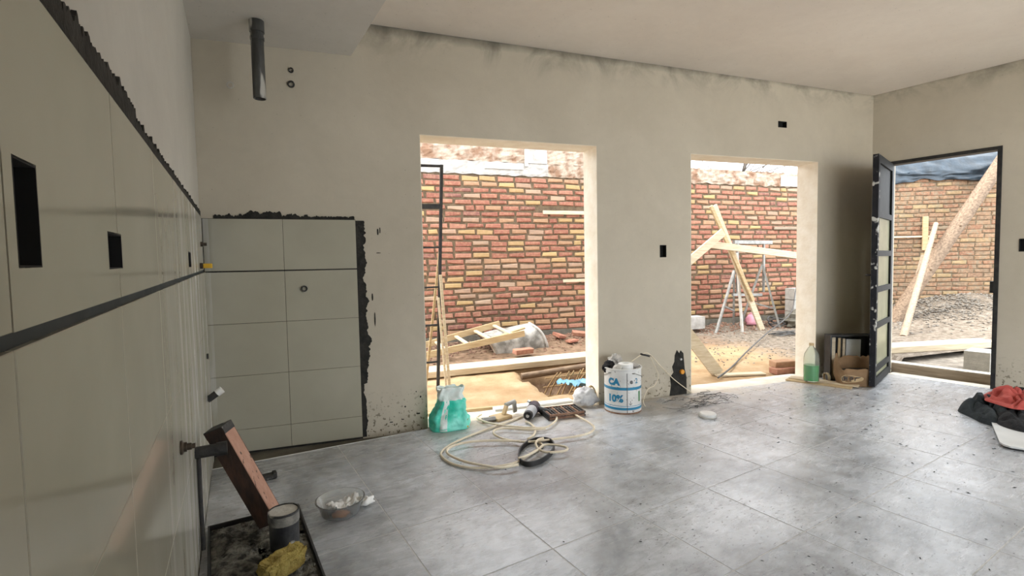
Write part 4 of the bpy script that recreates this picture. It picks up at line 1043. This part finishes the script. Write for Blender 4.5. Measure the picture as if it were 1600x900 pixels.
# ---- laths along the sill, cloth bag
sl = thing('sill_lath', Bp(1.40, .30, -.018), 'long thin lath lying along the outer edge of the left sill', 'lath', RZB-.04)
MB().box(0, .75, -.012, .012, 0, .02).build('board', 'pine', sl)
sl = thing('sill_board', Bp(1.92, .21, -.012), 'white painted board lying on the left sill behind the drill', 'board', RZB)
MB().box(0, .68, -.04, .04, 0, .02).build('board', 'white_board', sl, bev=.002)
cb_ = thing('cloth_bundle', (2.545, 3.07, .0), 'knotted grey white cloth bundle at the foot of the pier', 'bundle', -.2)
m_ = MB(); blob(m_, (0, 0, .066), .105, .075, .085, 22, .28, 26, 18, 2.6); m_.v = [(x, y, max(z, .003)) for x, y, z in m_.v]; m_.build('cloth', 'white_cloth', cb_, smooth=True)
MB().tube(catmull([(.02, 0, .12), (.055, .01, .155), (.085, .0, .125), (.10, -.01, .06)], 5), .006, 7).build('tie', 'tan_wood', cb_, smooth=True)
MB().tube(catmull([(-.05, -.01, .125), (.0, 0, .14), (.06, .0, .15)], 5), .006, 7).build('tie', 'tan_wood', cb_, smooth=True)

# ---- paint bucket full of scraps
bu = thing('paint_bucket', (2.725, 2.83, .001), 'white and blue paint bucket full of scraps beside the pier', 'bucket')
BR, BH = .142, .345
MB().lathe([(.0, 0), (BR-.004, 0), (BR, .006), (BR, BH-.012), (BR+.007, BH-.008), (BR+.007, BH), (BR-.003, BH), (BR-.005, .24), (.0, .24)], 48).build('body', 'bucket_white', bu, smooth=True, auto=35)
def band(z0, z1, a0=0, a1=2*pi, m='bucket_blue', nm='stripe', r=BR+.0007):
    mb = MB(); n = max(2, int((a1-a0)*10)); mb.grid(n, 1, lambda u, v: (r*cos(a0+(a1-a0)*u), r*sin(a0+(a1-a0)*u), z0+(z1-z0)*v)); return mb.build(nm, m, bu, smooth=True)
band(.185, .206); band(.032, .052); band(.052, .060, m='bucket_white', nm='stripe', r=BR+.0008); band(.060, .064)
view = math.atan2(-2.83, -2.725)                     # side of the bucket that faces the room
sa = view + .22
band(.012, .315, sa, sa+.035, 'ink', 'seam'); band(.09, .17, sa+.74, sa+.90, 'bucket_green', 'label_block'); band(.0, .012, m='rust', nm='rusty_edge', r=BR+.0006)
def wrap_text(txt, ang, z, size, m, bold=.0):
    cu = bpy.data.curves.new('lettering', 'FONT'); cu.body = txt; cu.size = size; cu.align_x = 'CENTER'; cu.resolution_u = 3; cu.offset = bold
    to = bpy.data.objects.new('lettering', cu); col.objects.link(to)
    me = bpy.data.meshes.new_from_object(to.evaluated_get(bpy.context.evaluated_depsgraph_get()))
    bpy.data.objects.remove(to)
    bm = bmesh.new(); bm.from_mesh(me); bmesh.ops.subdivide_edges(bm, edges=[e for e in bm.edges if e.calc_length() > .02], cuts=2)
    for v in bm.verts:
        a = ang + v.co.x/BR; zz = v.co.y+z; v.co = Vector(((BR+.0012)*cos(a), (BR+.0012)*sin(a), zz))
    bm.to_mesh(me); bm.free(); me.materials.clear(); me.materials.append(MATS[m]); return link('lettering', me, bu)
wrap_text('CA', view-.50, .225, .066, 'bucket_blue', .005)
wrap_text('10%', view-.42, .095, .074, 'bucket_blue', .004)
wrap_text('e', view+.47, .235, .050, 'ink', .002); wrap_text('2', view+.80, .235, .055, 'bucket_blue', .001)
wrap_text('\u2193', view+.42, .070, .045, 'ink')
m_ = MB().tube(catmull([(BR*cos(a)*1.05, BR*sin(a)*1.05, BH-.03-.09*max(0, sin((a-view-.6)*.62))) for a in [view+.6+i*.55 for i in range(10)]], 4), .0025, 6); m_.build('wire_handle', 'steel_grey', bu, smooth=True)
for a in (view+.6, view+.6+9*.55): MB().lathe([(.0, 0), (.012, 0), (.012, .006), (0, .006)], 10).build('handle_ear', 'steel_grey', bu, (BR*1.02*cos(a), BR*1.02*sin(a), BH-.035))
rl = thing('tape_roll', (2.725-.015, 2.83-.05, .312), 'white roll of tape sitting in the bucket mouth', 'tape')
MB().lathe([(.022, .0), (.057, 0), (.057, .062), (.050, .066), (.024, .066), (.022, .0)], 28).build('roll', 'paper_white', rl, smooth=True, auto=40)
m_ = MB(); blob(m_, (0, 0, .05), .05, .04, .055, 2, .5, 16, 10); tag(m_.build('scrap_rag', 'black_cloth', None, (2.63, 2.88, .285), 0), 'dark dirty rag poking from the bucket mouth', 'rag')
m_ = MB(); blob(m_, (0, 0, .04), .065, .045, .042, 6, .45, 18, 12); tag(m_.build('paper_wad', 'white_cement', None, (2.72, 2.905, .345), .3), 'crumpled pale paper wad heaped on top of the bucket', 'paper')
m_ = MB(); blob(m_, (0, 0, .03), .035, .04, .045, 9, .35, 16, 10); tag(m_.build('plaster_lump', 'grey_cement', None, (2.635, 2.79, .30), .8, smooth=True), 'grey plaster lump at the left rim of the bucket', 'plaster')
m_ = MB(); blob(m_, (0, 0, .02), .03, .055, .022, 15, .3, 16, 10); tag(m_.build('plaster_lump', 'white_cement', None, (2.80, 2.80, .325), .4, smooth=True), 'flat pale plaster piece at the right rim of the bucket', 'plaster')
lw_ = thing('lead_wire', (2.90, 2.83, .0), 'pale wire with a dark plug looping beside the bucket', 'wire')
MB().tube(catmull([(-.02, .06, .35), (.10, .03, .41), (.16, .015, .385), (.28, .02, .28), (.45, .02, .14), (.62, -.02, .012)], 8), .0035, 6).build('wire', 'cream_cord', lw_, smooth=True)
MB().tube(catmull([(.14, .01, .385), (.155, -.01, .33), (.205, -.02, .22), (.15, -.03, .15), (.06, -.04, .13), (.0, -.05, .05), (.01, -.06, .006)], 8), .003, 6).build('wire', 'cream_cord', lw_, smooth=True)
MB().tube([(.065, .04, .405), (.15, .012, .380)], .008, 8).build('plug', 'black_rubber', lw_, smooth=True)
# wire scraps on the floor by the pier
r = random.Random(61)
WL = ['curly', 'long', 'short', 'bent', 'looped', 'thin', 'dark']
sc_ = MB()
for k in range(34):
    x, y = r.uniform(2.98, 3.55), r.uniform(2.50, 2.76); a = r.gauss(0, .35); L = r.uniform(.10, .30)
    pts = [(x+cos(a)*L*i/5+r.uniform(-.02, .02)-3.2, y+sin(a)*L*i/5+r.uniform(-.025, .025)-2.6, .004+r.uniform(0, .012)) for i in range(6)]
    sc_.tube(catmull(pts, 4), .0017, 5)
tag(sc_.build('wire_scraps', 'cable_grey', None, (3.2, 2.6, .001)), 'tangle of thin wire clippings on the floor at the pier', 'wire', kind='stuff')
li = thing('round_lid', (3.10, 2.335, .001), 'round white lid lying alone on the floor tiles', 'lid')
MB().lathe([(.0, .0), (.060, 0), (.062, .004), (.062, .024), (.055, .030), (.0, .030)], 32).build('lid', 'bucket_white', li, smooth=True, auto=35)
MB().lathe([(.0625, .002), (.064, .002), (.064, .010), (.0625, .010)], 32).build('lid_edge', 'grey_cement', li)

# ---- by the right jamb: jug, tape, boards, crate, paper bag
jg = thing('plastic_jug', (4.70, 2.425, .026), 'clear plastic jug half full of green liquid by the right jamb', 'jug')
MB().lathe([(.0, 0), (.060, 0), (.064, .006), (.064, .215), (.058, .25), (.030, .305), (.020, .315), (.018, .325), (.018, .335), (.016, .335), (.016, .316), (.027, .303), (.055, .249), (.061, .214), (.061, .006), (.0, .004)], 30).build('bottle', 'jug_plastic', jg, smooth=True, auto=50)
MB().lathe([(.0, .006), (.0605, .007), (.0605, .150), (.0, .150)], 30).build('liquid', 'green_liquid', jg, smooth=True, auto=50)
MB().lathe([(.0, .350), (.020, .350), (.021, .347), (.021, .328), (.0, .328)], 20).build('cap', 'tan_wood', jg, smooth=True, auto=40)
tr_ = thing('tape_ring', (4.86, 2.37, .046), 'small clear tape ring standing between jug and paper bag', 'tape', 1.0)
m_ = MB().lathe([(.038, -.012), (.046, -.012), (.046, .012), (.038, .012), (.038, -.012)], 26); m_.v = [(x, z, y) for x, y, z in m_.v]; m_.build('ring', 'jug_plastic', tr_, smooth=True, auto=40)
m_ = MB().lathe([(.036, -.010), (.0385, -.010), (.0385, .010), (.036, .010), (.036, -.010)], 26); m_.v = [(x, z, y) for x, y, z in m_.v]; m_.build('core', 'tan_wood', tr_, smooth=True, auto=40)
ba_ = math.atan2(2.143-2.60, 4.84-4.72)
for i, (dx, dz, ln, lab) in enumerate(((0, .001, .52, 'lower thin board lying on the floor under the green jug'), (.05, .013, .55, 'upper pale board stacked on the floor under the green jug'))):
    b_ = thing('thin_board', (4.665+dx, 2.63, dz), lab, 'board', ba_+.03*i, 'two boards under the jug'); MB().box(0, ln, -.05, .05, 0, .011).build('board', 'pale_wood' if i else 'tan_wood', b_, bev=.001)
ck = thing('black_crate', (5.09, 2.315, .001), 'black plastic crate standing on end behind the paper bag', 'crate', radians(-36))
cw, chh, cdp = .19, .44, .10
for x0, x1, y0, y1, z0, z1, nm in ((-cw, cw, .0, .012, 0, chh, 'back'), (-cw, -cw+.012, -cdp, 0, 0, chh, 'side'), (cw-.012, cw, -cdp, 0, 0, chh, 'side'), (-cw+.012, cw-.012, -cdp, 0, 0, .012, 'end'), (-cw+.012, cw-.012, -cdp, 0, chh-.012, chh, 'end')):
    MB().box(x0, x1, y0, y1, z0, z1).build(nm, 'black_rubber', ck, bev=.002)
for x in (-cw-.006, cw-.006): MB().box(x, x+.012, -cdp-.006, -cdp, 0, chh).build('rim', 'black_steel', ck)
ckm = ck.matrix_basis
for i, (x, y, w, h, m, lab) in enumerate(((-.145, -.05, .03, .40, 'pale_wood', 'pale narrow slat standing leftmost inside the black crate'), (-.10, -.06, .022, .395, 'tan_wood', 'brown narrow slat standing inside the black crate'), (-.065, -.07, .02, .39, 'pale_wood', 'cream edge slat standing beside the grey panel in the crate'), (.03, -.05, .13, .38, 'white_board', 'grey panel standing inside the black crate'))):
    p = ck.location + Matrix.Rotation(ck.rotation_euler.z, 3, 'Z') @ Vector((x, y, .013))
    s_ = thing('standing_slat', p, lab, 'slat', ck.rotation_euler.z, 'slats in the black crate'); MB().bar((0, 0, 0), (.012, .01, h), w, .012, up=(0, 1, 0)).build('board', m, s_)
pg = thing('paper_bag', (4.932, 2.178, .001), 'brown paper bag with ragged mouth and dark oval print by the door', 'bag', radians(-42))
def pbf(u, v, k=1.0):
    a = 2*pi*u; e = lambda q: math.copysign(abs(q)**.6, q)
    x = e(cos(a))*(.135+.012*sin(v*3))*k; y = e(sin(a))*(.075+.01*v)*k
    top = .17 + .10*max(0, N(a*1.1+2, 4)+.15) + .03*N(a*3, 1) + (.06 if sin(a) > 0 else -.02)
    return Vector((x+.01*N(a*2, v*4), y+.012*N(a*2, v*4, 3), v*top))
m_ = MB(); m_.grid(48, 14, pbf); o = m_.build('bag_wall', 'cardboard', pg, smooth=True); o.modifiers.new('t', 'SOLIDIFY').thickness = .003
m_ = MB(); m_.add([pbf(i/24, .55, .96) for i in range(24)], [tuple(range(24))]); m_.build('bag_inside', 'dark_inside', pg)
m_ = MB(); cxu = .690
pts = [pbf(cxu+.085*cos(k*pi/12), .45+.22*sin(k*pi/12), 1.035) for k in range(24)]; m_.add(pts, [tuple(range(24))]); m_.build('printed_oval', 'tan_wood', pg)
for k in range(5):
    u0 = cxu-.058+k*.028
    m_ = MB().tube(catmull([pbf(u0+du, .45+dv, 1.05) for du, dv in ((0, -.10), (.003, .08), (.012, .11), (.016, 0), (.010, -.02))[: 5 if k % 2 else 3]], 4), .0035, 5); m_.build('printed_mark', 'ink', pg)

# ---- clothes and board at the right edge
wbp = [(4.621, 1.177), (4.06, .985), (4.03, .96), (4.02, .93), (4.20, .42), (4.84, .62)]
w_ = thing('fibreboard_sheet', (4.3, .8, .0), 'white fibreboard sheet lying on the floor under the clothes', 'board')
MB().prism([(x-4.3, y-.8) for x, y in wbp], .012, .022).build('board', 'white_board', w_); MB().prism([(x*.97+y*0-4.3*.97, y*.97-.8*.97) for x, y in wbp], .001, .012).build('backing', 'black_rubber', w_)
def cloth(name, c, rx, ry, h, rz, m, seed, label, cat, amp=.4, nn=110):
    mb = MB()
    def fn(u, v):
        a = 2*pi*u; rr_ = v**.8
        x = cos(a)*rr_*rx*(1+.22*N(cos(a)*1.5+seed, sin(a)*1.5)); y = sin(a)*rr_*ry*(1+.22*N(cos(a)*1.5+seed, sin(a)*1.5, 4))
        z = h*(1-rr_**4)*(1+amp*N(x*7+seed, y*7, 2)-amp*1.1*(1-min(1, 4*abs(N(x*6+seed+.8*N(x*9, y*9), y*15, 5))))) + .012*N(x*30, y*30, seed)*(1-rr_)
        return (x, y, max(z, .0 if v < 1 else 0))
    mb.grid(nn, 46, fn); o = mb.build(name, m, None, c, rz, smooth=True)
    return tag(o, label, cat)
cloth('black_trousers', (4.66, .98, .023), .30, .19, .085, .35, 'black_cloth', 3, 'black trousers folded in a heap over the white board', 'trousers')
cloth('navy_jacket', (4.76, 1.22, .001), .28, .15, .12, .50, 'navy_cloth', 8, 'dark navy jacket bundled on the floor beneath the red shirt', 'jacket')
cloth('red_shirt', (4.88, 1.10, .115), .27, .18, .08, .35, 'red_cloth', 15, 'crumpled faded red shirt on top of the clothes heap', 'shirt', .6)

# ---- pieces of a part go one level deeper
SUBS = {'paint_bucket': {'lettering': 'body', 'stripe': 'body', 'seam': 'body', 'label_block': 'body', 'rusty_edge': 'body', 'handle_ear': 'body'},
        'wall_lath': {'nail_head': 'board'}, 'flue_pipe': {'joint_band': 'pipe', 'collar': 'pipe'}, 'power_drill': {'switch': 'motor_housing', 'spindle': 'chuck'},
        'drain_stub': {'cement_end': 'pipe'}, 'waste_pipe': {'socket': 'pipe'}, 'paint_can': {'cement_drip': 'body'}, 'plastic_jug': {'cap': 'bottle'},
        'paper_bag': {'printed_oval': 'bag_wall', 'printed_mark': 'bag_wall'}, 'plastic_bag': {'white_stripe': 'bag_body', 'yellow_print': 'bag_body'},
        'leaning_timber': {'mortar_cap': 'beam', 'dark_face': 'beam'}, 'mortar_tub': {'rolled_rim': 'tray'}, 'log_prop': {'knot': 'trunk'},
        'bare_tree': {'branch': 'trunk'}, 'round_lid': {'lid_edge': 'lid'}, 'door_1': {}}
for root in [o for o in bpy.data.objects if o.parent is None]:
    mp_ = SUBS.get(root.name.split('.')[0])
    if not mp_: continue
    kids = list(root.children)
    for k in kids:
        tgt = mp_.get(k.name.split('.')[0])
        if tgt:
            q = [h for h in kids if h.name.split('.')[0] == tgt]
            if q: k.parent = q[0]
